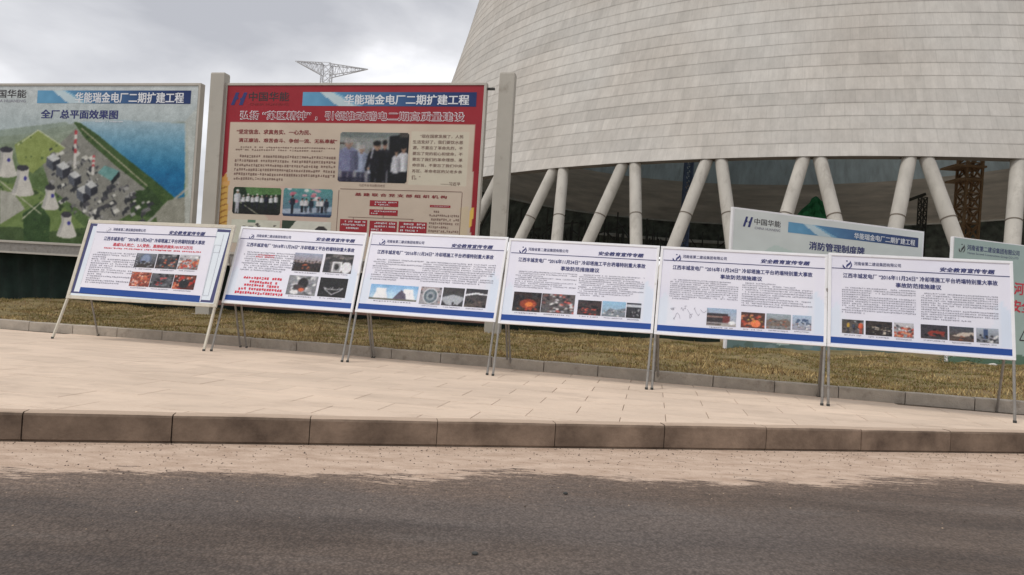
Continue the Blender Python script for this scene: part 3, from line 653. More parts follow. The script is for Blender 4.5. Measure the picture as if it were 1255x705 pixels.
def photo(kind, seed, w_=44, h=32):
    c = Cv(w_, h, (80, 80, 85))
    if kind == 'pit': c.grad((120, 125, 135), (55, 55, 60)).ell(.5, .42, .27, .4, (95, 108, 135)).ell(.5, .38, .2, .3, (125, 140, 170)).rect(0, .7, 1, 1, (60, 55, 55)).blobs(30, DRK + GRY, .02, .07, (0, .55, 1, 1), seed)
    elif kind == 'rubble': c.grad((70, 72, 80), (50, 48, 50)).blobs(60, DRK + GRY + [(90, 75, 70)], .02, .09, seed=seed).blobs(12, ORG, .02, .05, (.35, .3, .9, .9), seed + 1)
    elif kind == 'crew': c.grad((190, 190, 195), (130, 125, 125)).blobs(30, GRY + WHT, .03, .08, (0, .1, 1, 1), seed).blobs(40, ORG + [(210, 70, 60)], .03, .08, (.05, .35, 1, .95), seed + 1).blobs(10, DRK, .015, .03, (.05, .3, .95, .9), seed + 2)
    elif kind == 'crowd_orange': c.grad((170, 90, 70), (120, 55, 45)).blobs(70, ORG + [(235, 180, 160), (200, 70, 50)], .03, .08, seed=seed).blobs(25, WHT + DRK, .015, .04, seed=seed + 3)
    elif kind == 'wreck_red': c.grad((95, 95, 100), (70, 70, 78)).blobs(50, GRY + DRK, .02, .09, seed=seed).blobs(10, [(170, 50, 50), (200, 80, 80)], .02, .05, (.3, .3, .7, .8), seed + 1)
    elif kind == 'carry': c.grad((60, 45, 45), (90, 35, 30)).blobs(34, ORG + [(190, 35, 30)], .05, .1, (0, .1, 1, 1), seed).ell(.5, .6, .22, .3, (38, 40, 44)).blobs(8, WHT, .02, .035, (.1, .05, .9, .4), seed + 1)
    elif kind == 'dusk_crowd':
        c.grad((150, 160, 185), (150, 110, 90)).rect(0, .55, 1, 1, (60, 45, 42))
        for i in range(8): c.person(.06 + i * .125, .38 + .08 * ((i * 7) % 3) / 3, 1.05, (45, 38, 42), (30, 28, 32), wd=.06)
        c.blobs(8, [(190, 90, 50)], .02, .04, (.3, .6, .7, .9), seed)
    elif kind == 'portrait': c.grad((110, 105, 105), (80, 75, 78)).blobs(20, DRK + [(190, 160, 140)], .05, .1, (0, 0, 1, .5), seed).rect(.3, .42, .62, .95, (235, 235, 238)).rect(.34, .48, .58, .9, (150, 150, 155)).ell(.46, .68, .08, .16, (50, 50, 52)).ell(.8, .7, .18, .3, (220, 220, 225)).ell(.12, .7, .12, .3, (50, 50, 58))
    elif kind == 'survivor': c.grad((140, 142, 150), (115, 116, 122)).blobs(40, GRY + WHT, .03, .1, seed=seed).ell(.52, .4, .17, .28, (35, 32, 36)).ell(.42, .62, .22, .14, (60, 52, 55), 1, .5).ell(.5, .72, .1, .09, (215, 95, 60))
    elif kind == 'candles':
        c.grad((24, 25, 28), (32, 32, 36))
        P_ = [(.2, .52), (.27, .64), (.5, .86), (.78, .64), (.86, .52), (.66, .6), (.34, .6), (.2, .52)]
        for a, b in zip(P_, P_[1:]): c.line(a, b, .018, (205, 205, 210))
        c.blobs(12, WHT, .012, .022, (.35, .5, .75, .62), seed)
    elif kind == 'towers':
        c.grad((120, 175, 225), (190, 215, 235)).noise(14, .25, seed)
        for x_ in (.24, .8): c.poly([(x_ - .1, .25), (x_ + .1, .25), (x_ + .11, .5), (x_ + .16, .9), (x_ - .16, .9), (x_ - .11, .5)], (232, 234, 238))
        c.poly([(.5, .9), (.6, .5), (.66, .3), (.75, .55), (.78, .92)], (90, 85, 105)).rect(0, .88, 1, 1, (110, 110, 100))
    elif kind == 'aerial_ring': c.grad((165, 155, 160), (150, 150, 155)).blobs(30, GRY + [(180, 140, 135)], .03, .08, seed=seed).ell(.5, .52, .36, .44, (200, 200, 205)).ell(.5, .52, .31, .38, (95, 110, 120)).ell(.5, .52, .2, .25, (140, 150, 158)).ell(.5, .52, .1, .12, (80, 92, 104))
    elif kind == 'arch_white': c.grad((70, 70, 75), (60, 62, 66)).poly([(0, .55), (.5, .38), (1, .5), (1, .62), (.75, .95), (.28, .97), (0, .7)], (165, 170, 178)).rect(0, 0, 1, .35, (62, 60, 62)).blobs(14, DRK, .03, .06, (0, .8, 1, 1), seed)
    elif kind == 'arch_dark': c.grad((50, 50, 58), (90, 80, 75)).poly([(0, .32), (.5, .2), (1, .28), (1, .34), (.5, .3), (0, .42)], (225, 228, 235)).blobs(30, DRK + [(110, 95, 85)], .03, .08, (0, .45, 1, 1), seed)
    elif kind == 'fire': c.grad((48, 36, 36), (66, 45, 38)).blobs(30, DRK, .04, .1, seed=seed).ell(.55, .6, .3, .24, (170, 60, 35), .8).ell(.58, .62, .14, .12, (235, 120, 50)).blobs(12, ORG, .02, .05, (.2, .5, .9, .95), seed + 1)
    elif kind == 'rubble_white': c.grad((95, 85, 85), (90, 88, 90)).blobs(40, DRK + [(120, 80, 80)], .03, .07, seed=seed).blobs(34, WHT + [(210, 90, 80)], .02, .055, (.25, .05, 1, .95), seed + 1)
    elif kind == 'dark_red': c.grad((60, 50, 55), (80, 55, 52)).blobs(40, DRK, .03, .08, seed=seed).blobs(16, [(200, 60, 50), (220, 90, 75)], .02, .05, (.0, .45, .8, 1), seed + 1)
    elif kind == 'blue_site': c.grad((140, 190, 225), (150, 165, 180)).poly([(0, .9), (.35, .45), (.6, .55), (1, .4), (1, 1), (0, 1)], (120, 130, 140)).blobs(22, WHT + GRY, .02, .05, (0, .5, 1, 1), seed)
    elif kind == 'stand': c.grad((60, 62, 72), (50, 50, 55)).rect(0, .12, 1, .3, (190, 195, 205)).blobs(20, DRK + GRY, .03, .07, (0, .35, 1, 1), seed)
    elif kind == 'building': c.grad((150, 175, 205), (170, 170, 175)).rect(0, .3, .72, .8, (58, 52, 56)).rect(0, .45, .6, .52, (150, 120, 110)).rect(.55, .4, .78, .85, (120, 60, 60)).rect(0, .8, 1, 1, (165, 160, 158)).ell(.85, .78, .12, .1, (225, 228, 232)).rect(0, .85, .5, .95, (90, 80, 80))
    elif kind == 'rescue': c.grad((80, 55, 50), (100, 60, 50)).blobs(26, ORG + [(60, 50, 48)], .05, .1, (0, .2, 1, 1), seed).ell(.62, .7, .2, .24, (240, 120, 70)).blobs(8, [(190, 170, 60)], .02, .04, (0, .3, 1, .9), seed)
    elif kind == 'stadium': c.grad((150, 165, 175), (120, 118, 116)).poly([(0, .5), (.2, .3), (.5, .42), (.8, .3), (1, .5), (1, .8), (0, .8)], (120, 105, 95)).blobs(40, GRY + [(160, 90, 70)], .02, .05, (0, .45, 1, 1), seed)
    elif kind == 'group': c.grad((165, 190, 215), (150, 150, 165)).blobs(10, [(70, 90, 125)], .06, .1, (.2, .3, .9, .6), seed).blobs(26, GRY + WHT + [(180, 120, 115)], .03, .06, (0, .55, 1, 1), seed + 1)
    elif kind == 'site_men': c.grad((75, 70, 66), (100, 92, 88)).blobs(20, GRY + DRK, .04, .1, seed=seed).person(.3, .15, .9, (205, 160, 50), (50, 50, 60), wd=.06).person(.55, .2, .9, (60, 70, 90), (40, 40, 50), wd=.06).person(.86, .1, 1, (225, 95, 60), (190, 70, 50), wd=.1)
    elif kind == 'white_on_dark': c.grad((58, 48, 44), (44, 38, 38)).blobs(30, DRK, .03, .08, seed=seed).blobs(28, [(205, 195, 175), (175, 165, 150), (120, 110, 95)], .02, .05, (.25, .35, 1, .9), seed + 1)
    elif kind == 'crane_red': c.grad((52, 50, 60), (64, 58, 62)).poly([(.25, .6), (.4, .4), (.9, .45), (.85, .75), (.35, .8)], (150, 50, 40)).blobs(18, DRK + [(120, 60, 50)], .03, .07, (0, .3, 1, 1), seed)
    elif kind == 'slab_fall': c.grad((70, 78, 90), (90, 70, 60)).poly([(.1, .65), (.5, .4), (1, .35), (1, .55), (.5, .7)], (190, 175, 160)).blobs(26, [(130, 75, 55), (75, 60, 55), (50, 48, 50)], .03, .07, (0, .5, 1, 1), seed)
    elif kind == 'grey_crane': c.grad((165, 175, 190), (110, 112, 118)).rect(.32, .1, .52, .75, (60, 80, 120)).poly([(.5, .95), (.95, .4), (1, .5), (.7, 1)], (200, 200, 200)).blobs(26, GRY + DRK, .03, .07, (0, .5, 1, 1), seed)
    elif kind == 'ceremony':
        c.grad((45, 75, 45), (40, 40, 40)).poly([(.25, 0), (1, 0), (1, .25), (.3, .3)], (100, 145, 85)).line((.1, .5), (.55, 1), .012, (190, 190, 170))
        for i in range(9): c.person(.13 + i * .095, .24 + .05 * (i % 2), .8, (225, 228, 232) if i != 6 else (45, 48, 70), (40, 42, 55), wd=.04, hat=(240, 240, 240) if i != 6 else None)
        c.person(.1, .1, .98, (215, 218, 225), (190, 190, 200), wd=.07, hat=(240, 240, 240))
    elif kind == 'festive':
        c.grad((95, 165, 165), (110, 130, 160)).blobs(26, [(215, 120, 140), (225, 170, 180), (120, 190, 175), (235, 235, 235)], .03, .06, (.1, .0, .75, .5), seed).poly([(0, .75), (1, .62), (1, .78), (0, 1)], (175, 190, 210)).rect(0, .9, 1, 1, (55, 75, 110))
        for i, x_ in enumerate((.2, .4, .48, .58, .72, .8, .88)): c.person(x_, .35 - (.1 if i == 0 else 0), .85 + (.05 if i == 0 else 0), (225, 225, 228) if i % 3 else (50, 60, 80), (35, 38, 48), wd=.045)
    elif kind == 'visit':
        c.grad((158, 164, 158), (150, 148, 160)).poly([(0, 0), (1, 0), (1, .06), (.45, .13), (0, .1)], (132, 142, 140)).rect(.0, .22, .15, .24, (60, 45, 40)).rect(.13, .22, .145, .5, (50, 38, 35)).rect(.25, .2, .3, .48, (196, 200, 198)).poly([(.72, .08), (1, .03), (1, 1), (.72, 1)], (30, 32, 38)).rect(.86, .0, 1, .1, (90, 86, 80))
        c.person(.58, .17, 1.35, (206, 208, 216), (40, 42, 52), wd=.05).person(.47, .32, 1.25, (196, 202, 216), (70, 74, 90), (168, 134, 118), (120, 112, 108), wd=.055, turn=.5)
        c.person(.93, .24, 1.22, (226, 228, 234), (26, 26, 34), wd=.085, turn=-.3).person(.83, .3, 1.25, (214, 216, 224), (30, 30, 38), wd=.06)
        c.person(.33, .25, 1.25, (168, 180, 208), (74, 78, 100), (186, 156, 140), (186, 182, 182), wd=.105, turn=.35).person(.66, .15, 1.3, (46, 46, 56), (30, 30, 36), wd=.07)
        c.person(.55, .17, 1.32, (32, 33, 42), (24, 25, 32), wd=.115, turn=-.25).person(.14, .12, 1.35, (138, 142, 178), (70, 68, 96), (190, 158, 142), (178, 174, 172), .135)
        c.ell(.44, .72, .02, .03, (182, 146, 124)).line((.5, .3), (.47, .52), .012, (190, 192, 202)).rect(.0, .9, .4, 1, (44, 42, 66), .7); c.blur(1)
    c.noise(14, .07, seed); g = np.random.default_rng(seed + 50); c.blur(1); c.a = c.a + g.normal(0, 8, (c.h, c.w, 1)) + g.normal(0, 4, (c.h, c.w, 3)); c.a = c.a * .86 + c.a.mean(2, keepdims=True) * .14; return c.a * .97 if kind not in ('visit', 'ceremony', 'festive') else np.clip((c.a - 20) * .94, 8, 255)

# ------------------------------------------------------------------ the six display boards
def frame_part(P, w_, dep, m_, parent, name='frame', front=.012):
    b = MB(); fu, fv = w_ / P.W, w_ / P.H
    def pr(u0, v0, u1, v1):
        A = P.P([u0, u1, u1, u0], [v1, v1, v0, v0], front); B = P.P([u0, u1, u1, u0], [v1, v1, v0, v0], front - dep); b.hexa([*B, *A])
    pr(0, 0, 1, fv); pr(0, 1 - fv, 1, 1); pr(0, fv, fu, 1 - fv); pr(1 - fu, fv, 1, 1 - fv)
    return b.build(name, m_, parent, bevel=.004)
def swirl_logo(P, parent, cx_, cy_, h, m_):
    w_ = h * P.H / P.W; b = MB(); V = []; Fc = []
    def strip(pts, t0):
        base = len(V); n = len(pts)
        for i, (x_, y_) in enumerate(pts):
            t_ = t0 * math.sin(math.pi * (i + .4) / n); x2, y2 = pts[min(i + 1, n - 1)]; x1, y1 = pts[max(i - 1, 0)]; dx, dy = x2 - x1, y2 - y1; l = math.hypot(dx, dy) + 1e-6
            V.append((x_ - dy / l * t_, y_ + dx / l * t_)); V.append((x_ + dy / l * t_, y_ - dx / l * t_))
        for i in range(n - 1): Fc.append((base + 2 * i, base + 2 * i + 1, base + 2 * i + 3, base + 2 * i + 2))
    strip([(.78 - .30 * t_ + .10 * math.sin(t_ * 6.3), .10 + .82 * t_) for t_ in np.linspace(0, 1, 12)], .10)
    strip([(.40 - .34 * math.sin(t_), .60 + .34 * math.cos(t_)) for t_ in np.linspace(.1, 1.7, 8)], .08)
    strip([(.55 + .38 * math.sin(t_), .50 + .46 * math.cos(t_)) for t_ in np.linspace(.2, 2.0, 10)], .06)
    strip([(.46, .06 + .14 * t_) for t_ in np.linspace(0, 1, 4)], .10)
    A = np.array(V); X = P.P(cx_ + (A[:, 0] - .5) * w_, cy_ + (A[:, 1] - .5) * h, .0035); return mesh('company_logo', X, Fc, m_, parent)
HEAD = '安全教育宣传专题'; COMP = '河南省第二建设集团有限公司'
TITLE = '江西丰城发电厂 “2016年11月24日” 冷却塔施工平台坍塌特别重大事故'; SUBT = '事故防范措施建议'
B = [
 dict(TL=(109.5, 269.5), TR=(288.9, 276.3), BR=(265, 376.9), BL=(80.9, 365.6), f=((63, 415), (250.9, 430.5)), bk=((120, 411.7), (294.4, 425.7)), tilt=15, crop=(60, 260, 4.404),
      line=(258, 108, 905, 134), logo=(325, 95, 30), comp=(350, 88, 520, 108), head=(652, 100, 845, 132), title=(302, 134, 840, 176), sub=None,
      red=[((350, 167, 775, 204), '造成73人死亡、2人受伤，直接经济损失10197.2万元')], redm=[((290, 188, 822, 222), 1, 58)], body=[((243, 212, 445, 398), 15, 26)],
      ph=[((478, 222, 567, 303), 'pit'), ((592, 226, 688, 310), 'rubble'), ((712, 230, 800, 313), 'crew'), ((452, 322, 537, 405), 'crowd_orange'), ((560, 330, 660, 412), 'wreck_red'), ((683, 337, 780, 421), 'carry')],
      label='leftmost display board, cream frame, white poster pasted over an older navy-bordered one'),
 dict(TL=(296.2, 277.7), TR=(450.5, 285.7), BR=(431.7, 382.9), BL=(271.6, 371.3), f=((257.7, 430.5), (420.4, 444)), bk=((302, 426.4), (456, 438.5)), tilt=18, crop=(260, 270, 4.147),
      line=(135, 95, 780, 124), logo=(202, 82, 30), comp=(228, 70, 398, 98), head=(530, 88, 727, 116), title=(178, 118, 722, 160), sub=None,
      red=[], redm=[((218, 176, 375, 193), 2, 22), ((160, 288, 357, 303), 1, 15), ((190, 308, 332, 325), 1, 11), ((163, 324, 340, 343), 1, 14), ((135, 341, 353, 363), 1, 17), ((115, 358, 358, 385), 1, 19)], body=[((165, 155, 408, 272), 9, 34)],
      ph=[((424, 165, 546, 265), 'dusk_crowd'), ((580, 170, 704, 273), 'portrait'), ((395, 278, 520, 386), 'survivor'), ((553, 290, 674, 396), 'candles')],
      label='white display board second from the left, with rows of large red text'),
 dict(TL=(454.8, 284), TR=(623.4, 291), BR=(607, 395.2), BL=(435.1, 382.4), f=((424.5, 444), (598.4, 460)), bk=((458.5, 438.8), (622, 451.3)), tilt=16, crop=(430, 270, 3.915),
      line=(97, 115, 745, 149), logo=(152, 105, 32), comp=(175, 92, 350, 120), head=(485, 110, 683, 144), title=(130, 142, 683, 189), sub=None, red=[], redm=[],
      body=[((112, 182, 332, 300), 10, 34), ((350, 196, 680, 318), 10, 50)],
      ph=[((99, 305, 313, 392), 'towers'), ((340, 318, 425, 408), 'aerial_ring'), ((447, 322, 534, 415), 'arch_white'), ((556, 328, 645, 422), 'arch_dark')],
      label='white display board third from the left, with a wide blue photo of two cooling towers'),
 dict(TL=(624.5, 292.1), TR=(808.9, 301.6), BR=(800.3, 408.9), BL=(610.2, 396.5), f=((602.5, 460.7), (793.8, 477.7)), bk=((626, 451.8), (803, 467.6)), tilt=15, crop=(590, 280, 3.709),
      line=(135, 113, 803, 144), logo=(190, 98, 34), comp=(215, 87, 393, 113), head=(532, 104, 740, 136), title=(170, 135, 745, 180), sub=(362, 174, 535, 201), red=[], redm=[],
      body=[((158, 190, 428, 286), 9, 44), ((446, 206, 735, 325), 11, 46)],
      ph=[((150, 287, 265, 382), 'fire'), ((278, 295, 418, 391), 'rubble_white'), ((441, 325, 541, 398), 'dark_red'), ((552, 330, 652, 405), 'blue_site'), ((662, 338, 722, 410), 'stand')],
      label='white display board fourth from the left, with a dark fire photo at lower left'),
 dict(TL=(810.3, 301.9), TR=(1014.9, 312.3), BR=(1012.8, 424.6), BL=(801.3, 409.7), f=((797.2, 477.7), (1009, 497.3)), bk=((806.5, 468.2), (1002.5, 486.2)), tilt=12, crop=(790, 290, 3.357),
      line=(78, 98, 742, 131), logo=(133, 87, 33), comp=(158, 75, 337, 100), head=(478, 92, 683, 122), title=(117, 118, 690, 167), sub=(312, 158, 483, 183), red=[], redm=[],
      body=[((107, 172, 383, 275), 10, 44), ((402, 186, 690, 305), 11, 46)],
      ph=[((258, 293, 375, 373), 'building'), ((398, 310, 493, 380), 'rescue'), ((502, 316, 600, 385), 'stadium'), ((609, 323, 685, 388), 'group')],
      label='white display board second from the right, with scribbled signatures drawn at its lower left'),
 dict(TL=(1015.6, 310), TR=(1241, 320.3), BR=(1245, 442), BL=(1014, 424.8), f=((1013, 497.7), (1245.8, 518.7)), bk=((1005.5, 486.6), (1221.3, 505)), tilt=10, crop=(1000, 300, 3.204),
      line=(62, 90, 762, 127), logo=(123, 77, 32), comp=(150, 66, 333, 92), head=(485, 87, 706, 120), title=(107, 112, 713, 161), sub=(313, 150, 492, 178), red=[], redm=[],
      body=[((102, 163, 393, 287), 12, 44), ((412, 186, 718, 314), 12, 46)],
      ph=[((102, 292, 187, 352), 'site_men'), ((195, 298, 299, 361), 'white_on_dark'), ((306, 305, 384, 368), 'crew'), ((411, 312, 517, 374), 'crane_red'), ((523, 320, 620, 383), 'slab_fall'), ((629, 326, 718, 389), 'grey_crane')],
      label='rightmost and nearest white display board, with six small photos in one row'),
]
for bi, b in enumerate(B):
    fl, fr = at_z(*b['f'][0], ZS), at_z(*b['f'][1], ZS); ev = fr - fl; ev /= np.linalg.norm(ev); bk = np.array([-ev[1], ev[0], 0]); t_ = R(b['tilt'])
    upv = np.array([0, 0, 1]) * math.cos(t_) + bk * math.sin(t_); n = np.cross(ev, upv)
    C4 = []
    for k in ('TL', 'TR', 'BR', 'BL'):
        d = ray(*b[k]); C4.append(EYE + d * ((n @ (fl - EYE)) / (n @ d)))
    P = Panel(*C4); ox, oy, sc_ = b['crop']
    root = empty('display_board', (fl + fr) / 2, b['label'], 'display board', 'safety display boards standing in a row on the pavement')
    first = bi == 0; fm = M['cream_paint'] if first else M['white_paint']; fw_ = .058 if first else .036
    frame_part(P, fw_, .035, fm, root)
    cvs = Cv(60, 36, (202, 201, 234)); cvs.grad((203, 202, 233), (192, 196, 230), .4, 1); cvs.noise(3, .3, 3).poly([(.9, .5), (.94, .42), (1, .55), (1, .9), (.88, .9)], (184, 198, 226), .6).poly([(0, .62), (.05, .52), (.1, .7), (.12, .9), (0, .9)], (190, 202, 228), .55).rect(.07, .2, .93, .9, (206, 205, 234), .5)
    if first: cvs = Cv(40, 24, (196, 204, 220)); cvs.noise(5, .3, 3)
    arr = cvs.a; fu, fv = fw_ / P.W * .8, fw_ / P.H * .8
    bp_ = MB(); A_ = P.P([fu, 1 - fu, 1 - fu, fu], [1 - fv, 1 - fv, fv, fv], -.004); B2 = P.P([fu, 1 - fu, 1 - fu, fu], [1 - fv, 1 - fv, fv, fv], -.016); bp_.hexa([*B2, *A_]); bp_.build('backing_board', M['cream_paint'], root)
    sheet_o = P.picture('poster', (fu, fv, 1 - fu, 1 - fv), arr, root, 0., 0., 1.32)
    cp = lambda x_, y_: P.uv(ox + x_ / sc_, oy + y_ / sc_)
    rc = lambda r: (*cp(r[0], r[1]), *cp(r[2], r[3]))
    par = sheet_o; O = .002
    if first:
        def cpoly(name, pts, m_, off): return P.poly(name, [cp(*p) for p in pts], m_, par, off)
        cpoly('navy_border', [(228, 62), (270, 65), (268, 76), (240, 75), (133, 430), (118, 436)], M['navy_dull'], .0012)
        cpoly('navy_border', [(118, 436), (133, 428), (890, 478), (882, 490)], M['navy_dull'], .0014)
        cpoly('navy_border', [(912, 92), (984, 97), (975, 110), (908, 107)], M['navy_dull'], .0012)
        cpoly('navy_border', [(984, 97), (975, 108), (868, 480), (886, 490)], M['navy_dull'], .0016)
        ov = Cv(60, 36, (204, 203, 234)); ov.noise(3, .3, 2)
        q_ = [cp(268, 50), cp(912, 82), cp(818, 484), cp(160, 432)]
        u_, v_ = np.meshgrid(np.linspace(0, 1, 60), np.linspace(0, 1, 36))
        PU = sum(wt * q[0] for wt, q in (((1 - u_) * (1 - v_), q_[0]), (u_ * (1 - v_), q_[1]), (u_ * v_, q_[2]), ((1 - u_) * v_, q_[3]))); PV = sum(wt * q[1] for wt, q in (((1 - u_) * (1 - v_), q_[0]), (u_ * (1 - v_), q_[1]), (u_ * v_, q_[2]), ((1 - u_) * v_, q_[3])))
        X = P.P(PU, PV, .0035).reshape(-1, 3); q = []
        for i in range(35):
            a = np.arange(59) + i * 60; q.append(np.stack([a + 60, a + 61, a + 1, a], 1))
        quads('overlaid_poster', X, np.concatenate(q), M['print'], par, cols=np.clip(lin(ov.a) * 1.32, 0, .87).reshape(-1, 3))
        O = .0055
        cpoly('blue_band', [(172, 405), (818, 452), (812, 487), (162, 436)], M['blue'], O)
        sk = MB()
        for a, b__ in (((895, 178), (930, 180)), ((930, 180), (918, 220)), ((918, 220), (886, 218)), ((895, 178), (830, 450)), ((860, 450), (945, 120)), ((172, 390), (248, 140)), ((830, 450), (862, 452))):
            pa_, pb_ = P.P(*cp(*a), .003), P.P(*cp(*b__), .003); sk.bar(pa_, pb_, .003, .001, upv=tuple(P.n))
        sk.build('drawn_outline', M['grey_ink'], par)
    else:
        P.quad('blue_band', (fu, .893, 1 - fu * .9, .957), M['blue'], par, O)
    l = rc(b['line']); th_ = .0045; P.quad('header_rule', (l[0], (l[1] + l[3]) / 2 - th_, l[2], (l[1] + l[3]) / 2 + th_), M['navy_dull'], par, O)
    lc = cp(b['logo'][0], b['logo'][1]); swirl_logo(P, par, lc[0], lc[1], b['logo'][2] / sc_ / 105, M['navy'])
    r_ = rc(b['comp']); mid = (r_[1] + r_[3]) / 2; text(P, 'company_name', COMP, (r_[0], mid - .021, r_[2], mid + .017), M['navy_dull'], par, O + .0015, .012)
    r_ = rc(b['head']); mid = (r_[1] + r_[3]) / 2; text(P, 'header_text', HEAD, (r_[0], mid - .025, r_[2] - .01, mid + .021), M['navy'], par, O + .0015, .03, .25)
    r_ = rc(b['title']); mid = (r_[1] + r_[3]) / 2; text(P, 'title_text', TITLE, (r_[0], mid - .027, r_[2], mid + .024), M['navy'], par, O + .0015, .022)
    if b['sub']: r_ = rc(b['sub']); mid = (r_[1] + r_[3]) / 2; text(P, 'subtitle_text', SUBT, (r_[0], mid - .026, r_[2], mid + .024), M['navy'], par, O + .0015, .022)
    for rr, tx in b['red']:
        r_ = rc(rr); mid = (r_[1] + r_[3]) / 2; text(P, 'red_text', tx, (r_[0], mid - .023, r_[2], mid + .02), M['red_ink'], par, O + .0015, .025)
    mh = lambda r, a: (r[0], (r[1] + r[3]) / 2 - .024 * a, r[2], (r[1] + r[3]) / 2 + .024 * a)
    if b['redm']: small_print(P, 'red_small_print', [(mh(rc(r), .5 if first else 1), a, c_) for r, a, c_ in b['redm']], M['red_ink'], par, O + .001, 1.5)
    small_print(P, 'small_print', [(rc(r), a, c_) for r, a, c_ in b['body']], M['grey_ink'], par, O + .001)
    for i, (rr, kd) in enumerate(b['ph']):
        r_ = rc(rr); P.picture('photo_print', r_, photo(kd, 11 + bi * 10 + i, 90 if kd == 'towers' else 46, 34), par, O + .001)
        mw = (r_[2] - r_[0]); small_print(P, 'photo_caption', [((r_[0] + mw * .1, r_[3] + .008, r_[2] - mw * .1, r_[3] + .03), 1, 14)], M['grey_ink'], par, O + .001)
    if bi == 4:
        b5 = MB()
        g = random.Random(3)
        for s_ in range(6):
            x_, y_ = 122 + (s_ % 5) * 27, 300 + (s_ // 5) * 42
            for _ in range(7):
                nx, ny = x_ + g.uniform(-9, 11), y_ + g.uniform(-12, 12); b5.bar(P.P(*cp(x_, y_), O + .001), P.P(*cp(nx, ny), O + .001), .004, .001, upv=tuple(P.n)); x_, y_ = nx, ny
        b5.build('signature_scribble', M['grey_ink'], par)
    # legs: front ones carry the frame, rear ones prop it
    for (cn, ft, si) in ((C4[3], fl, 0), (C4[2], fr, 1)):
        tb = MB(); topp = cn + (C4[0 if si == 0 else 1] - cn) * .05 + ev * (fw_ / 2 if si == 0 else -fw_ / 2) - P.n * .008; lf = MB()
        ft2 = ft + ev * (.018 if si == 0 else -.018); lf.tube(ft2, topp, .017, .017, 10) if not first else lf.bar(ft2, topp, .034, .03)
        lo = lf.build('leg', M['cream_paint'] if first else M['steel'], root, smooth=False)
        f2 = MB(); f2.tube(ft2 - np.array([0, 0, .002]), ft2 + np.array([0, 0, .03]), .021, .021, 10); f2.build('foot_cap', M['dark_back'], lo)
        bkp = at_z(*b['bk'][si], ZS); up_pt = cn + (C4[0 if si == 0 else 1] - cn) * .62 - P.n * .03; rl = MB(); rl.tube(bkp, up_pt, .016, .016, 10); ro = rl.build('leg', M['steel'], root)
        f3 = MB(); f3.tube(bkp, bkp + np.array([0, 0, .03]), .02, .02, 10); f3.build('foot_cap', M['dark_back'], ro)

# ------------------------------------------------------------------ big billboards
BD = np.array([math.cos(R(11.3)), -math.sin(R(11.3)), 0.]); BN = np.array([-BD[1] * -1, 0, 0]); BN = np.array([-math.sin(R(11.3)), -math.cos(R(11.3)), 0.])
BP0 = np.array([0., 15.2, 0.])
def on_bill(px, py, off=0.):
    d = ray(px, py); p0_ = BP0 + BN * off; return EYE + d * ((BN @ (p0_ - EYE)) / (BN @ d))
ZB = 1.98
bl_tl = on_bill(277, 101.7); bl_tr = on_bill(597, 101.8); ZT = (bl_tl[2] + bl_tr[2]) / 2
def panel_between(a, b_): 
    return Panel([a[0], a[1], ZT], [b_[0], b_[1], ZT], [b_[0], b_[1], ZB], [a[0], a[1], ZB])
right_bb = panel_between(bl_tl, bl_tr)
e1_ = on_bill(247, 102); e0_ = e1_ - BD * np.linalg.norm((bl_tr - bl_tl)[:2]); left_bb = panel_between(e0_, e1_)
H_LOGO = [[(.0, 1.), (.28, 0.), (.50, 0.), (.40, .38), (.48, .38), (.44, .56), (.34, .56), (.22, 1.)], [(.52, 1.), (.62, .6), (.55, .6), (.60, .42), (.68, .42), (.80, 0.), (1.02, 0.), (.76, 1.)]]
def h_logo(P, r, parent, off, m_):
    b = []
    for pl in H_LOGO:
        b.append([(r[0] + (r[2] - r[0]) * a, r[1] + (r[3] - r[1]) * c) for a, c in pl])
    V = []; Fc = []
    for pl in b:
        k = len(V); V += list(P.P([a for a, c in pl], [c for a, c in pl], off)); Fc.append(tuple(range(k, k + len(pl))))
    return mesh('company_logo', V, Fc, m_, parent)
def header_band(P, r, parent, off):
    c = Cv(120, 12, (60, 130, 190)); X = c.X
    t_ = np.clip((X - .1) / .8, 0, 1)[..., None]; c.a = np.array([92, 148, 184.]) * (1 - t_) + np.array([24, 46, 96.]) * t_
    c.poly([(.10, 0), (.17, 0), (.33, 1), (.22, 1)], (205, 215, 215), .8).poly([(.17, 0), (.19, 0), (.37, 1), (.33, 1)], (150, 195, 215), .6).noise(8, .08, 4)
    c.grad((255, 255, 255), (255, 255, 255)) if False else None
    return P.picture('header_band', r, c.a, parent, off)
def canvas_px(P, w_, h):
    cv = Cv(w_, h)
    return cv, lambda pts: [P.uv(*p) for p in pts]

def bb_common(root, P, back=.16):
    b = MB(); A_ = P.P([.002, .998, .998, .002], [.995, .995, .005, .005], -.01); B2 = P.P([.002, .998, .998, .002], [.995, .995, .005, .005], -back); b.hexa([*B2, *A_]); b.build('panel_body', M['dark_back'], root)
    b = MB(); lo_ = lambda f_, z_, n_: P.c[3] * (1 - f_) + P.c[2] * f_ + np.array([0, 0, z_]) + P.n * n_
    b.hexa([lo_(0, -.22, -.14), lo_(1, -.22, -.14), lo_(1, -.22, -.01), lo_(0, -.22, -.01), lo_(0, -.002, -.14), lo_(1, -.002, -.14), lo_(1, -.002, -.01), lo_(0, -.002, -.01)]); b.build('lower_channel', M['steel'], root)
    b = MB(); b.hexa([lo_(0, -.27, -.15), lo_(1, -.27, -.15), lo_(1, -.27, .02), lo_(0, -.27, .02), lo_(0, -.222, -.15), lo_(1, -.222, -.15), lo_(1, -.222, .02), lo_(0, -.222, .02)]); b.build('bottom_rail', M['trim'], root)

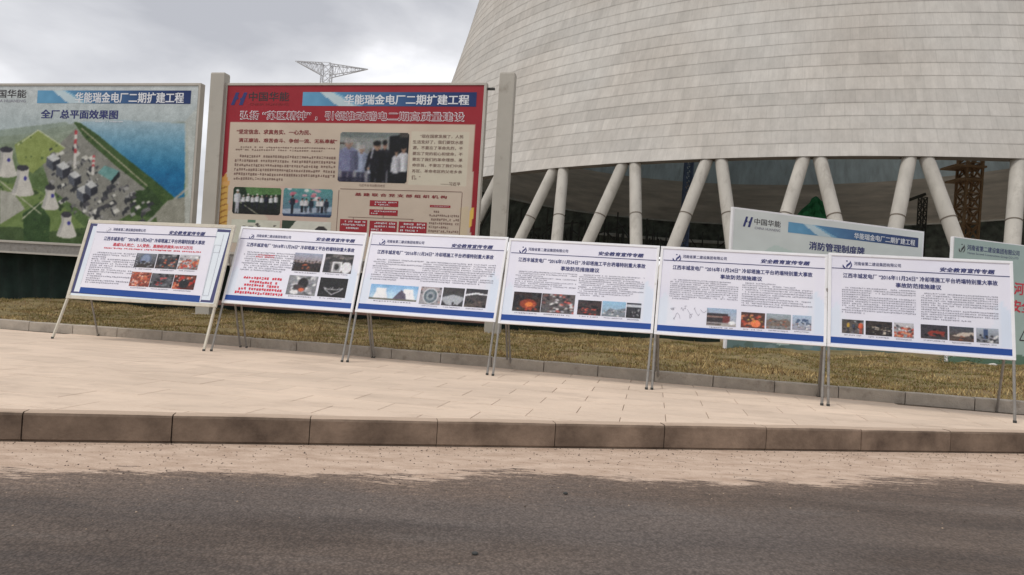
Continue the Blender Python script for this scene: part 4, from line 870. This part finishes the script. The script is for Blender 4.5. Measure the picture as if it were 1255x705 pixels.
# left: site plan
root = empty('billboard', (e0_ + e1_) / 2 * np.array([1, 1, 0]), 'large grey billboard at the left, aerial power plant picture with a blue river', 'billboard', 'large site billboards between grey posts')
P = left_bb; bb_common(root, P)
cv, q = canvas_px(P, 330, 220)
def ellp(cx_, cy_, rx, ry, c, al=1.):
    u, v = P.uv(cx_, cy_); u2, _ = P.uv(cx_ + rx, cy_); _, v2 = P.uv(cx_, cy_ + ry); cv.ell(u, v, abs(u2 - u), abs(v2 - v), c, al)
vy = lambda y: P.uv(120, y)[1]
cv.grad((186, 191, 192), (164, 176, 178), vy(100), vy(165))
far = cv.pm(q([(-400, 168), (0, 168), (30, 165), (90, 152), (230, 150), (230, 310), (-400, 300)]))
cv.grad((150, 158, 150), (92, 112, 72), vy(155), vy(225), far); cv.noise(16, .03, 5, far)
cv.poly(q([(0, 178), (20, 172), (60, 168), (95, 158), (80, 150), (0, 160)]), (130, 142, 128), .7)
cv.grad((156, 176, 186), (34, 110, 150), vy(150), vy(212), cv.pm(q([(97, 150), (150, 148), (228, 152), (225, 250), (207, 238), (183, 220), (150, 193), (118, 166)])))
cv.poly(q([(90, 150), (98, 151), (120, 166), (150, 191), (186, 219), (212, 241), (205, 262), (176, 230), (140, 202), (104, 170)]), (70, 92, 52))
cv.poly(q([(93, 158), (104, 170), (140, 202), (178, 232), (160, 262), (128, 280), (62, 232), (52, 200), (70, 180)]), (132, 132, 126))
cv.poly(q([(18, 178), (47, 160), (80, 182), (60, 196), (40, 213), (22, 200)]), (136, 148, 92))
cv.line(P.uv(47, 160), P.uv(80, 182), .0025, (190, 195, 170)); cv.line(P.uv(22, 178), P.uv(47, 160), .0025, (190, 195, 170))
cv.poly(q([(0, 222), (45, 232), (75, 250), (105, 280), (95, 300), (30, 300), (0, 285)]), (112, 130, 82)); cv.poly(q([(0, 233), (16, 236), (31, 256), (12, 268), (0, 275)]), (160, 160, 152))
cv.poly(q([(-300, 282), (20, 278), (60, 284), (150, 274), (170, 310), (-300, 310)]), (62, 80, 50), .75)
cv.poly(q([(28, 262), (48, 248), (62, 268), (60, 300), (30, 300)]), (60, 84, 48)); cv.poly(q([(160, 235), (185, 232), (200, 250), (190, 268), (160, 262)]), (62, 82, 50))
cv.line(P.uv(0, 222), P.uv(50, 262), .003, (170, 170, 155)); cv.line(P.uv(28, 268), P.uv(62, 238), .003, (175, 175, 160)); cv.line(P.uv(178, 275), P.uv(228, 232), .006, (150, 150, 145)); cv.line(P.uv(100, 158), P.uv(180, 228), .003, (165, 160, 145))
cv.poly(q([(190, 262), (205, 246), (232, 240), (236, 290), (196, 290)]), (142, 142, 132)); cv.poly(q([(226, 150), (243, 130), (243, 300), (226, 300)]), (176, 180, 176), .75)
g = np.random.default_rng(4)
for _ in range(240):
    x_, y_ = g.uniform(60, 182), g.uniform(172, 282); a = ((x_ - 60) * .75 + 178)
    if not (a - 22 < y_ < a + 62) or y_ > 300 - (x_ - 60) * .2: continue
    s_ = g.uniform(1.2, 4.2); col = [(190, 190, 184), (84, 84, 88), (116, 116, 116), (64, 66, 70), (150, 150, 148)][g.integers(5)]
    cv.poly(q([(x_, y_), (x_ + s_ * 1.6, y_ - s_ * .8), (x_ + s_ * 2.4, y_ + s_ * .2), (x_ + s_ * .8, y_ + s_)]), col); cv.poly(q([(x_, y_), (x_ + s_ * .8, y_ + s_), (x_ + s_ * .8, y_ + s_ * 1.9), (x_, y_ + s_ * .9)]), (60, 62, 66))
for (x_, y_, s_) in ((57, 193, 10), (69, 203, 10), (94, 232, 10), (84, 214, 9), (104, 226, 9)):
    cv.poly(q([(x_, y_), (x_ + s_ * .9, y_ - s_ * .5), (x_ + s_ * 1.7, y_ + s_ * .2), (x_ + s_ * .8, y_ + s_ * .6)]), (182, 184, 184)); cv.poly(q([(x_, y_), (x_ + s_ * .8, y_ + s_ * .6), (x_ + s_ * .8, y_ + s_ * 1.7), (x_, y_ + s_ * 1.1)]), (92, 96, 104)); cv.poly(q([(x_ + s_ * .8, y_ + s_ * .6), (x_ + s_ * 1.7, y_ + s_ * .2), (x_ + s_ * 1.7, y_ + s_ * 1.2), (x_ + s_ * .8, y_ + s_ * 1.7)]), (52, 54, 62))
cv.poly(q([(119, 212), (128, 203), (146, 210), (136, 222)]), (112, 150, 148)); cv.poly(q([(136, 222), (146, 210), (147, 216), (137, 227)]), (40, 46, 50))
for (x_, y0_, y1_) in ((93, 161, 206), (115, 192, 214)):
    for i in range(8):
        ya, yb = y0_ + (y1_ - y0_) * i / 8, y0_ + (y1_ - y0_) * (i + 1) / 8; cv.line(P.uv(x_ - i * .2, ya), P.uv(x_ - i * .2, yb), .0062, (170, 80, 85) if i % 2 == 0 and i < 5 else (190, 188, 184))
for (x_, yt, yb, rt_, rb_) in ((8, 184, 214, 8, 13.5), (28, 206, 237, 7.5, 14), (61.5, 230, 254, 6, 11), (81.5, 263, 288, 6.5, 12.5), (-40, 200, 232, 8, 14)):
    ellp(x_ + 3, yb - 1, rb_ + 3, 4, (58, 74, 48), .8); h_ = yb - yt
    cv.poly(q([(x_ - rt_, yt), (x_ + rt_, yt), (x_ + rt_ * .95, yt + h_ * .35), (x_ + rb_ * .8, yt + h_ * .75), (x_ + rb_, yb), (x_ - rb_, yb), (x_ - rb_ * .8, yt + h_ * .75), (x_ - rt_ * .95, yt + h_ * .35)]), (186, 184, 178)); ellp(x_, yb, rb_, 4, (186, 184, 178))
    cv.poly(q([(x_ - rt_, yt), (x_ - rt_ * .4, yt), (x_ - rt_ * .5, yt + h_ * .4), (x_ - rb_ * .6, yb), (x_ - rb_, yb), (x_ - rt_ * .95, yt + h_ * .4)]), (150, 150, 148), .6); ellp(x_, yt, rt_, 3.6, (64, 64, 70)); ellp(x_ + 3, yt + h_ * .42, 2, 2.6, (70, 70, 140))
gq = np.random.default_rng(9)
for _ in range(420):
    x_, y_ = gq.uniform(-250, 235), gq.uniform(160, 300); u_, v_ = P.uv(x_, y_); iy, ix = int(np.clip(v_, 0, .999) * cv.h), int(np.clip(u_, 0, .999) * cv.w); pc_ = cv.a[iy, ix]
    if pc_[1] > pc_[2] + 18: r_q = gq.uniform(.0025, .008); cv.ell(u_, v_, r_q, r_q * 1.2, [(58, 78, 46), (74, 96, 56), (88, 104, 66), (46, 64, 42)][gq.integers(4)], .8)
cv.noise(12, .02, 8); cv.blur(1); cv.a = (cv.a - 128) * 1.16 + 118; g_q = np.random.default_rng(2); cv.a = cv.a + g_q.normal(0, 5, (cv.h, cv.w, 1))
pl = P.picture('site_plan_print', (0.012, .012, .988, .985), cv.a[3:-3, 4:-4], root, .0)
frame_part(P, .062, .17, M['trim'], root, front=.02)
header_band(P, P.rect_px(46.5, 111, 233.5, 127.5), pl, .004)
text(P, 'header_text', '华能瑞金电厂二期扩建工程', P.rect_px(93, 113.5, 225, 126.5), M['white_ink'], pl, .007, .025)
text(P, 'company_name', '中国华能', P.rect_px(-13.5, 110, 32, 120), M['black_ink'], pl, .004, .012); text(P, 'company_name', 'CHINA HUANENG', P.rect_px(-13, 122, 31.5, 125.6), M['grey_ink'], pl, .004, .01)
h_logo(P, P.rect_px(-38, 110, -20, 126), pl, .004, M['navy'])
text(P, 'title_text', '全厂总平面效果图', P.rect_px(51, 134.5, 144, 146), M['navy'], pl, .004, .03)
small_print(P, 'small_print', [(P.rect_px(117, 147.5, 151, 150.8), 1, 24)], M['white_ink'], pl, .004)

# centre: red board
root = empty('billboard', (bl_tl + bl_tr) / 2 * np.array([1, 1, 0]), 'large red billboard with a cream text panel, between the two grey posts', 'billboard', 'large site billboards between grey posts')
P = right_bb; bb_common(root, P)
cv, q = canvas_px(P, 220, 150)
cv.grad((148, 32, 44), (130, 18, 30), P.uv(400, 103)[1], P.uv(400, 300)[1]); 
cv.grad((192, 177, 160), (182, 168, 153), P.uv(400, 150)[1], P.uv(400, 290)[1], cv.pm(q([(283.3, 151), (580.8, 153.4), (570, 420), (262, 420)]))); cv.noise(5, .1, 2)
cv.rect(*P.uv(504, 161.5), *P.uv(571, 229), (196, 190, 172), .8); cv.ell(*P.uv(340, 262), .2, .16, (188, 160, 150), .5); cv.ell(*P.uv(300, 275), .1, .1, (196, 196, 176), .5)
# golden ornamental column and ribbon
cv.poly(q([(271.5, 226), (280.5, 226), (279, 300), (268, 300)]), (186, 148, 74)); cv.rect(P.uv(270, 222)[0], P.uv(270, 222)[1], P.uv(282, 226)[0], P.uv(282, 226)[1] + .006, (196, 150, 90)); cv.poly(q([(272, 214), (274, 218), (278, 212), (280, 220), (280, 223), (271, 223)]), (190, 140, 70))
for i in range(9): cv.line(P.uv(271, 232 + i * 7), P.uv(279, 229 + i * 7), .0035, (140, 96, 40))
cv.poly(q([(576, 254), (580, 255), (577, 276), (573, 280)]), (205, 170, 80)); cv.poly(q([(563, 255), (573, 253), (572, 288), (562, 290)]), (188, 172, 140), .6)
pl = P.picture('red_print', (0.008, .01, .992, .985), cv.a[2:-2, 2:-2], root, 0.)
frame_part(P, .06, .17, M['trim'], root, front=.02)
h_logo(P, P.rect_px(284, 113.5, 302, 129), pl, .004, M['navy']); text(P, 'company_name', '中国华能', P.rect_px(305.5, 113, 354, 124), M['black_ink'], pl, .004, .014); text(P, 'company_name', 'CHINA HUANENG', P.rect_px(306, 126.2, 353.5, 129.6), M['maroon_ink'], pl, .004, .01)
header_band(P, P.rect_px(371.5, 113, 583.5, 131), pl, .004); text(P, 'header_text', '华能瑞金电厂二期扩建工程', P.rect_px(423, 116.2, 574.5, 128.8), M['white_ink'], pl, .007, .025)
SLG = '弘扬 “苏区精神” ，引领推动瑞电二期高质量建设'
text(P, 'slogan_outline', SLG, P.rect_px(295, 136, 568.6, 149.2), M['white_ink'], pl, .004, .046); text(P, 'slogan_text', SLG, P.rect_px(295.4, 136.4, 568.2, 148.8), M['crimson'], pl, .006, .012)
text(P, 'quote_text', '“坚定信念、求真务实、一心为民、', P.rect_px(290.5, 158.5, 381, 165.5), M['maroon_ink'], pl, .004, .025); text(P, 'quote_text', '清正廉洁、艰苦奋斗、争创一流、无私奉献”', P.rect_px(293, 169.2, 413, 176.2), M['maroon_ink'], pl, .004, .025)
small_print(P, 'small_print', [(P.rect_px(289, 178.5, 411, 187.5), 2, 42), (P.rect_px(288, 188.5, 410, 225), 6, 42)], M['brown_ink'], pl, .004)
P.picture('photo_print', P.rect_px(417.5, 162, 498, 225), photo('visit', 5, 100, 78), pl, .004, .07)
text(P, 'photo_caption', '习近平总书记慰问老区', P.rect_px(440, 225.5, 472, 229.6), M['brown_ink'], pl, .004, .0)
QT = ['“现在国家发展了，人民', '生活变好了，我们要饮水思', '源，不要忘了革命先烈，不', '要忘了党的初心和使命，不', '要忘了我们的革命理想、革', '命宗旨，不要忘了我们中央', '苏区、革命老区的父老乡亲']
for i, t_ in enumerate(QT):
    y_ = 164.6 + i * 7.15; text(P, 'quotation_text', t_, P.rect_px((515 if i == 0 else 506.6) - i * .25, y_ + (0 if i else .3), 567.8 - i * .3, y_ + 5.4), M['brown_ink'], pl, .004, .012)
text(P, 'quotation_text', '们。”', P.rect_px(504.6, 215, 515, 220.4), M['brown_ink'], pl, .004, .012); text(P, 'signature_text', '——习近平', P.rect_px(540, 223, 564, 228), M['brown_ink'], pl, .004, .012)
# organisation chart
bx4 = MB(); c4 = [P.uv(416, 232), P.uv(566.5, 235.5)]
for a, b_ in ((P.uv(417, 231.5), P.uv(566, 235.5)), (P.uv(566.5, 236), P.uv(562, 300)), (P.uv(415.5, 233), P.uv(411, 300))): bx4.bar(P.P(*a, .003), P.P(*b_, .003), .014, .002, upv=tuple(P.n))
for a, b_ in ((P.uv(427, 266), P.uv(507, 269)), (P.uv(470, 254), P.uv(469.5, 267)), (P.uv(433, 266.5), P.uv(433, 269)), (P.uv(505, 269), P.uv(505, 272))): bx4.bar(P.P(*a, .003), P.P(*b_, .003), .012, .002, upv=tuple(P.n))
bx4.build('chart_outline', M['brown_ink'], pl)
text(P, 'chart_title', '基 建 联 合 党 支 部 组 织 机 构', P.rect_px(435.5, 236.3, 547.5, 243.8), M['maroon_ink'], pl, .004, .03)
sm = []
for r in ((453.5, 245.5, 488, 254), (453, 256.5, 487.2, 265), (417, 268.5, 449, 290), (453.3, 270.5, 485.5, 292), (489, 271.5, 522, 294), (527, 251.3, 552, 255)):
    rr = P.rect_px(*r); P.quad('red_chart_box', rr, M['crimson'], pl, .004); hgt = rr[3] - rr[1]; sm.append(((rr[0] + .006, rr[1] + .004, rr[2] - .006, rr[1] + min(hgt, .062) - .004), 1 if hgt < .03 else 2 if hgt < .06 else 3, 15))
small_print(P, 'chart_small_print', sm, M['white_ink'], pl, .006); small_print(P, 'small_print', [(P.rect_px(526.5, 257, 561.5, 292), 7, 15)], M['brown_ink'], pl, .004)
P.picture('photo_print', P.rect_px(286.5, 229, 343, 264), photo('ceremony', 6, 80, 52), pl, .004, .07); P.picture('photo_print', P.rect_px(348, 230.5, 406, 267), photo('festive', 7, 80, 52), pl, .004, .07)
c = Cv(50, 30, (190, 190, 176)); c.rect(.35, .0, .5, .12, (90, 120, 100)).blobs(8, [(70, 66, 64)], .03, .05, (.2, .15, .9, .4), 3).noise(8, .1, 2); P.picture('photo_print', P.rect_px(284, 268.5, 341.5, 300), c.a, pl, .004)
c = Cv(50, 30, (190, 190, 180)); c.poly([(0, 0), (.3, 0), (.15, .4), (0, .4)], (46, 60, 48)).ell(.8, .35, .12, .15, (50, 48, 48)).noise(8, .1, 4); P.picture('photo_print', P.rect_px(346, 270, 404, 302), c.a, pl, .004)

# posts
def post_at(px0, px1, pytop, label):
    a = on_bill(px0, 200, .10); b_ = on_bill(px1, 200, .10); wd = np.linalg.norm((b_ - a)[:2]); top = on_bill((px0 + px1) / 2, pytop, .10)[2]
    dep = wd * .62; c = (a + b_) / 2 - BN * dep / 2; r_ = empty('signpost', (c[0], c[1], .3), label, 'post', 'grey box posts carrying the billboards')
    m_ = MB(); m_.box((c[0], c[1], (top + .3) / 2), BD, BN, (0, 0, 1), wd, dep, top - .3); m_.build('shaft', M['post'], r_, bevel=.012)
    cp_ = MB(); cp_.box((c[0], c[1], top + .008), BD, BN, (0, 0, 1), wd - .02, dep - .02, .02); cp_.build('cap', M['trim'], r_, bevel=.004)
    f_ = MB(); f_.box((c[0], c[1], .42), BD, BN, (0, 0, 1), wd + .12, dep + .12, .12); f_.build('footing', M['kerb2'], r_)
    return c, wd, dep
pc1 = post_at(251, 268, 89.6, 'left grey box post, between the site plan billboard and the red billboard')
pc2 = post_at(605.7, 624.5, 89.4, 'right grey box post, at the right end of the red billboard beside the tower')
rt = MB()
for pc, x_ in ((pc1, None), (pc2, None)):
    pass
root_bb = root
br_ = MB()
for zz in (ZT - .12, ZB + .3):
    for (pp, dr_) in ((bl_tr, 1), (bl_tl, -1)):
        p_ = np.array([pp[0], pp[1], zz]) - BN * .08; br_.bar(p_, p_ + BD * dr_ * .17, .05)
br_.build('bracket', M['dark_back'], root_bb)
lr = MB(); a_, b_ = pc1[0].copy(), pc2[0].copy(); a_[2] = b_[2] = .78; lr.bar(a_ + BD * pc1[1] / 2, b_ - BD * pc2[1] / 2, .09, .11); tag(lr.build('cross_rail', M['rail']), 'low rusty brown rail between the two grey posts under the red billboard', 'rail')

# right: two leaning signs
def sign(TLp, TRp, yl, zbot, thick=.07):
    TL = at_y(*TLp, yl); d = ray(*TRp); yr = yl
    # far end depth: the top edge is level
    yr = (TL[2] - EYE_H) / d[2]; TR = EYE + d * yr
    return Panel(TL, TR, [TR[0], TR[1], zbot], [TL[0], TL[1], zbot])
P = sign((898.5, 253.5), (1133, 284), 15.6, .34)
root = empty('sign_board', P.P(.5, 1), 'pale grey-green sign with blue header band behind the second board from the right', 'sign')
b = MB(); A_ = P.P([0, 1, 1, 0], [1, 1, 0, 0], -.003); B2 = P.P([0, 1, 1, 0], [1, 1, 0, 0], -.08); b.hexa([*B2, *A_]); b.build('panel_body', M['white_paint'], root, bevel=.006)
cv = Cv(160, 120); cv.grad((206, 210, 208), (188, 204, 202)); cv.poly([(0, .45), (.2, .22), (.4, .3), (.5, .45), (1, .3), (1, 1), (0, 1)], (176, 198, 190), .5)
cv.poly([(0, .9), (.1, .84), (.25, .93), (.42, .9), (.5, .86), (.7, .9), (1, .86), (1, 1), (0, 1)], (106, 130, 128)); cv.blobs(30, [(92, 112, 104), (130, 150, 150), (110, 140, 150)], .01, .03, (0, .88, 1, 1), 3); cv.noise(5, .12, 3)
pl = P.picture('sign_print', (.008, .012, .992, .99), cv.a, root, 0.)
h_logo(P, P.rect_px(911, 265, 922, 279), pl, .003, M['navy']); text(P, 'company_name', '中国华能', P.rect_px(924.8, 267.5, 956.5, 279), M['black_ink'], pl, .003, .012); text(P, 'company_name', 'CHINA HUANENG', P.rect_px(925, 277.8, 956, 284.5), M['grey_ink'], pl, .003, .01)
header_band(P, P.rect_px(966.3, 272, 1125, 303.5), pl, .003); text(P, 'header_text', '华能瑞金电厂二期扩建工程', P.rect_px(1047, 285.2, 1121, 301.3), M['white_ink'], pl, .005, .02)
text(P, 'title_text', '消防管理制度牌', P.rect_px(992, 296, 1059, 313), M['navy'], pl, .003, .03)
P = sign((1169, 289.8), (1246, 299.5), 15.8, .42); ex = P.c[1] + (P.c[1] - P.c[0]) * 1.6; P = Panel(P.c[0], ex, [ex[0], ex[1], .42], P.c[3])
root = empty('sign_board', P.P(.5, 1), 'blue-green notice sign at the right edge behind the rightmost board, with red text', 'sign')
b = MB(); A_ = P.P([0, 1, 1, 0], [1, 1, 0, 0], -.003); B2 = P.P([0, 1, 1, 0], [1, 1, 0, 0], -.08); b.hexa([*B2, *A_]); b.build('panel_body', M['white_paint'], root, bevel=.006)
cv = Cv(120, 90); cv.grad((156, 176, 172), (168, 188, 180)).noise(4, .15, 3).poly([(0, .95), (.3, .88), (.6, .95), (1, .9), (1, 1), (0, 1)], (90, 120, 100)); pl = P.picture('sign_print', (.005, .008, .995, .99), cv.a, root, 0.)
lc = P.uv(1179, 304); swirl_logo(P, pl, lc[0], lc[1], .075, M['black_ink'])
text(P, 'company_name', COMP, P.rect_px(1185.5, 299.8, 1249, 314), M['navy'], pl, .003, .014); text(P, 'company_name', 'Henan Second Construction Group CO.,LTD', P.rect_px(1186, 308.5, 1248, 319), M['navy_dull'], pl, .003, .006)
text(P, 'red_text', '河南二建', P.rect_px(1243.5, 346, 1290, 365), M['red_ink'], pl, .003, .03); text(P, 'red_text', '安全生产', P.rect_px(1240, 367.5, 1288, 386), M['red_ink'], pl, .003, .03)
tr = MB(); p3 = [P.P(*P.uv(*t_), .003) for t_ in ((1249.5, 417), (1256, 404), (1263, 418.5))]
for a_, b_ in zip(p3, p3[1:] + p3[:1]): tr.bar(a_, b_, .03, .002, upv=tuple(P.n))
tr.build('warning_triangle', M['black_ink'], pl)

# ------------------------------------------------------------------ netting fence behind the billboards
nroot = empty('netting_fence', (-4, 17.4, .5), 'dark green construction netting hung low behind the billboards and boards', 'fence')
nx = np.linspace(-26, 5.4, 420); nzv = np.linspace(0, 1, 16); NX, NZ = np.meshgrid(nx, nzv); yb = 17.6 - .16 * NX * .35
fold = .07 * np.sin(NX * 5.1 + np.sin(NX * 1.7) * 2) * (1 - NZ * .5) + .04 * np.sin(NX * 13 + NZ * 3)
topz = np.where(NX < -.5, 2.35, 1.55) + .10 * np.sin(NX * .9) + .05 * np.sin(NX * 3.3)
zz = .25 + (topz - .25) * NZ; Vn = np.stack([NX.ravel(), (yb + fold).ravel(), zz.ravel()], 1); n = len(nx); Q = []
for i in range(15):
    a = np.arange(n - 1) + i * n; Q.append(np.stack([a, a + 1, a + 1 + n, a + n], 1))
quads('net_sheet', Vn, np.concatenate(Q), M['net'], nroot, smooth=True)
for x_ in np.arange(-25, 5.5, 2.6):
    p_ = MB(); p_.tube((x_, 17.75 - .056 * x_, .1), (x_, 17.75 - .056 * x_, (2.3 if x_ < -.5 else 1.5)), .025, .025, 8); p_.build('net_post', M['steel'], nroot)

# ------------------------------------------------------------------ lattice pylon far behind
def lattice(mb, p0_, p1_, w_, n, t_=.09, axis=(1, 0, 0)):
    p0_, p1_ = np.array(p0_, float), np.array(p1_, float); d = (p1_ - p0_) / np.linalg.norm(p1_ - p0_); a = np.array(axis, float); b_ = np.cross(d, a); b_ /= np.linalg.norm(b_); a = np.cross(b_, d)
    cr = lambda f_, i: p0_ + (p1_ - p0_) * f_ + (a * (1 if i in (0, 1) else -1) + b_ * (1 if i in (0, 3) else -1)) * w_ / 2
    for i in range(4):
        mb.bar(cr(0, i), cr(1, i), t_)
        for k in range(n):
            j = (i + 1) % 4; mb.bar(cr(k / n, i), cr((k + 1) / n, j), t_ * .6); mb.bar(cr(k / n, j), cr((k + 1) / n, i), t_ * .6); mb.bar(cr((k + 1) / n, i), cr((k + 1) / n, j), t_ * .6)
YP = 120.
base = at_y(400, 103, YP); topm = at_y(401.0, 78.5, YP); root = empty('lattice_pylon', (base[0], base[1], 0), 'grey lattice pylon with two long tapering arms, rising far behind the red billboard', 'pylon')
mb = MB(); lattice(mb, (base[0] - .1, YP, 0), (topm[0], YP, topm[2]), 1.6, 26, .11); mb.build('mast', M['pylon'], root)
for (tip, r0t, r0b) in (((362, 75), (395, 78.3), (394.5, 92)), ((451, 85), (405, 79.5), (404.5, 94))):
    mb = MB(); tp = at_y(*tip, YP)
    for dy in (-.7, .7):
        a_, c_ = at_y(*r0t, YP), at_y(*r0b, YP); a_[1] += dy; c_[1] += dy; mb.bar(a_, tp, .13); mb.bar(c_, tp, .13)
        prev = a_
        for k in range(1, 9):
            f_ = k / 9; pa_ = a_ + (tp - a_) * f_; pb_ = c_ + (tp - c_) * f_; mb.bar(pa_, pb_, .06); mb.bar(prev, pb_ if k % 2 else pa_, .06); prev = pb_ if k % 2 else pa_
    for k in range(8):
        f_ = k / 9; a_ = at_y(*r0t, YP); pa_ = a_ + (tp - a_) * f_; mb.bar(pa_ + [0, -.7 * (1 - f_), 0], pa_ + [0, .7 * (1 - f_), 0], .06)
    mb.build('arm', M['pylon'], root)

# ------------------------------------------------------------------ inside the tower
yy = 112.; a_ = at_y(1180.5, 300, yy); root = empty('tower_crane', (a_[0], yy, .4), 'rusty orange crane mast standing inside the tower, seen between the right columns', 'crane')
mb = MB(); lattice(mb, (a_[0], yy, .4), (a_[0] + 1, yy, 60), 2.5, 24, .34); mb.build('mast', M['rust'], root)
for py in (206, 222):
    c = at_y(1180.5, py, yy); mb = MB(); mb.box(c, (1, 0, 0), (0, 1, 0), (0, 0, 1), 5.2 if py == 206 else 3.6, 4, .3); mb.build('climbing_collar', M['rust'], root)
yy = 100.; a_ = at_y(836.5, 300, yy); root = empty('hoist_mast', (a_[0], yy, .4), 'blue-grey lattice hoist mast inside the tower, seen left of the central column pair', 'mast')
mb = MB(); lattice(mb, (a_[0], yy, .4), (a_[0] + .6, yy, 50), 1.0, 34, .2); mb.build('mast', M['blue_steel'], root)
yy = 84.; a_ = at_y(1128, 300, yy); root = empty('hoist_mast', (a_[0], yy, .4), 'thin dark hoist mast with a short jib inside the tower, above the pale sign', 'mast')
mb = MB(); tpz = at_y(1128, 242, yy)[2]; lattice(mb, (a_[0], yy, .4), (a_[0], yy, tpz), .7, 16, .1); mb.build('mast', M['junk'], root)
mb = MB(); mb.bar(at_y(1112, 246, yy), at_y(1134, 238, yy), .35); mb.build('jib', M['junk'], root)
# green net heap
c = at_y(1001, 262, 66.); bm = bmesh.new(); bmesh.ops.create_icosphere(bm, subdivisions=4, radius=1)
for v in bm.verts:
    k = 1 + .25 * math.sin(v.co.x * 7 + v.co.z * 5) + .15 * math.sin(v.co.y * 11 + v.co.z * 9) + .08 * math.sin(v.co.x * 23); v.co = Vector((v.co.x * 1.2 * k * (1.15 - v.co.z * .75), v.co.y * .8 * k, v.co.z * 2.1))
me = bpy.data.meshes.new('net_bundle'); bm.to_mesh(me); bm.free(); gn = link('net_bundle', me, None, [M['green_net']]); gn.location = (c[0] - .2, 66, c[2] - .4); tag(gn, 'bright green bundle of netting hanging behind the column above the pale sign', 'netting')
mb = MB(); mb.tube((c[0], 66, c[2] - 2), (c[0], 66, .4), .12, .12, 8)
mb.build('support_pole', M['junk']); o = bpy.data.objects['support_pole']; tag(o, 'dark pole carrying the green netting bundle inside the tower', 'pole')
# scaffold and machinery clutter low inside
g = random.Random(5); mb = MB()
for i in range(260):
    a = R(g.uniform(150, 262)); rr = g.uniform(30, 58); x_, y_ = TC[0] + rr * math.sin(a) * 1, TC[1] - rr * math.cos(a); h_ = g.uniform(6, 19)
    mb.bar((x_, y_, .4), (x_, y_, h_), .25); mb.bar((x_, y_, h_ * g.uniform(.5, 1)), (x_ + g.uniform(-6, 6), y_ + g.uniform(-6, 6), h_ * g.uniform(.5, 1)), .2)
tag(mb.build('scaffolding', M['junk']), 'tangle of dark scaffold poles low inside the tower', 'scaffolding', kind='stuff')

# ------------------------------------------------------------------ small things at the right: weeds, a stone
def weed(px, py, label, s_=1.):
    p = at_z(px, py, .5); zg = float(bank_z(np.array([p[0]]), np.array([p[1]]))[0]); V = []; Fc = []; g = random.Random(int(px))
    for _ in range(70):
        a = g.uniform(0, 6.28); r_ = g.uniform(.0, .12) * s_; h_ = g.uniform(.03, .17) * s_; cx_, cy_ = r_ * math.cos(a), r_ * math.sin(a); l = g.uniform(.02, .05) * s_; b_ = g.uniform(0, 6.28); k = len(V)
        V += [(cx_, cy_, h_), (cx_ + l * math.cos(b_) - l * .3 * math.sin(b_), cy_ + l * math.sin(b_) + l * .3 * math.cos(b_), h_ + l * .5), (cx_ + 1.8 * l * math.cos(b_), cy_ + 1.8 * l * math.sin(b_), h_ + l * .2), (cx_ + l * math.cos(b_) + l * .3 * math.sin(b_), cy_ + l * math.sin(b_) - l * .3 * math.cos(b_), h_ + l * .4)]; Fc.append((k, k + 1, k + 2, k + 3))
    r = empty('weed', (p[0], p[1], zg - .01), label, 'weed'); me = bpy.data.meshes.new('foliage'); me.from_pydata(V, [], Fc); o = link('foliage', me, r, [M['leaf']]); o['_loc'] = 1
    st = MB(); st.tube((0, 0, -.02), (.01, 0, .1 * s_), .004, .003, 6); so = st.build('stem', M['leaf'], r); so['_loc'] = 1
weed(1193, 449, 'low green weed on the grass under the right end of the rightmost board', 1.5)
weed(1228, 446, 'small green weed on the grass near the rear leg of the rightmost board', 1.2)
weed(1158, 447, 'dark weed clump at the back edge of the grass below the rightmost board', 1.3)
bm = bmesh.new(); bmesh.ops.create_icosphere(bm, subdivisions=2, radius=.06)
for v in bm.verts: v.co = Vector((v.co.x * 1.4, v.co.y, v.co.z * .6)) * (1 + random.uniform(-.12, .12))
me = bpy.data.meshes.new('stone'); bm.to_mesh(me); bm.free(); p = at_z(1217, 450, .5); st = link('stone', me, None, [M['rock']]); st.location = (p[0], p[1], float(bank_z(np.array([p[0]]), np.array([p[1]]))[0]) + .02); tag(st, 'small pale stone lying on the grass behind the rightmost board', 'stone')
# pebbles on the road
for (px, py) in ((693, 606), (582, 680)):
    bm = bmesh.new(); bmesh.ops.create_icosphere(bm, subdivisions=2, radius=.014); me = bpy.data.meshes.new('pebble'); 
    for v in bm.verts: v.co = Vector((v.co.x * 1.3, v.co.y, v.co.z * .7))
    bm.to_mesh(me); bm.free(); p = at_z(px, py, 0); o = link('pebble', me, None, [M['dark_back']]); o.location = (p[0], p[1], .008)
    tag(o, 'tiny black pebble on the asphalt below the fourth display board' if px > 600 else 'tiny black pebble on the asphalt close to the lower edge of the photo', 'pebble')
g = np.random.default_rng(12); NG = 2600
gx_ = g.uniform(-5.5, 7.5, NG); gd = g.exponential(.55, NG); gy_ = K1(gx_) - .02 - gd; r_ = g.uniform(.0025, .0085, NG) * np.where(g.random(NG) < .04, 1.8, 1)
oc = np.array([(1, 0, 0), (0, 1, 0), (-1, 0, 0), (0, -1, 0), (0, 0, .75)], float)
V = (np.stack([gx_, gy_, np.full(NG, .0005)], 1)[:, None, :] + oc[None] * r_[:, None, None] * g.uniform(.7, 1.35, (NG, 5, 3))).reshape(-1, 3)
fc = np.array([(0, 1, 4), (1, 2, 4), (2, 3, 4), (3, 0, 4)]); Q = (np.arange(NG)[:, None, None] * 5 + fc[None]).reshape(-1, 3)
cc = np.where(g.random((NG, 1)) < .45, np.array([[.40, .30, .22]]), np.array([[.11, .085, .07]])) * g.uniform(.6, 1.2, (NG, 1)); go2 = quads('grit', V, Q, M['grass'], cols=np.repeat(cc, 5, 0)); tag(go2, 'loose grit scattered over the road beside the kerb', 'grit', kind='stuff')
settle()
for o in COL.objects:
    if '_loc' in o: del o['_loc']
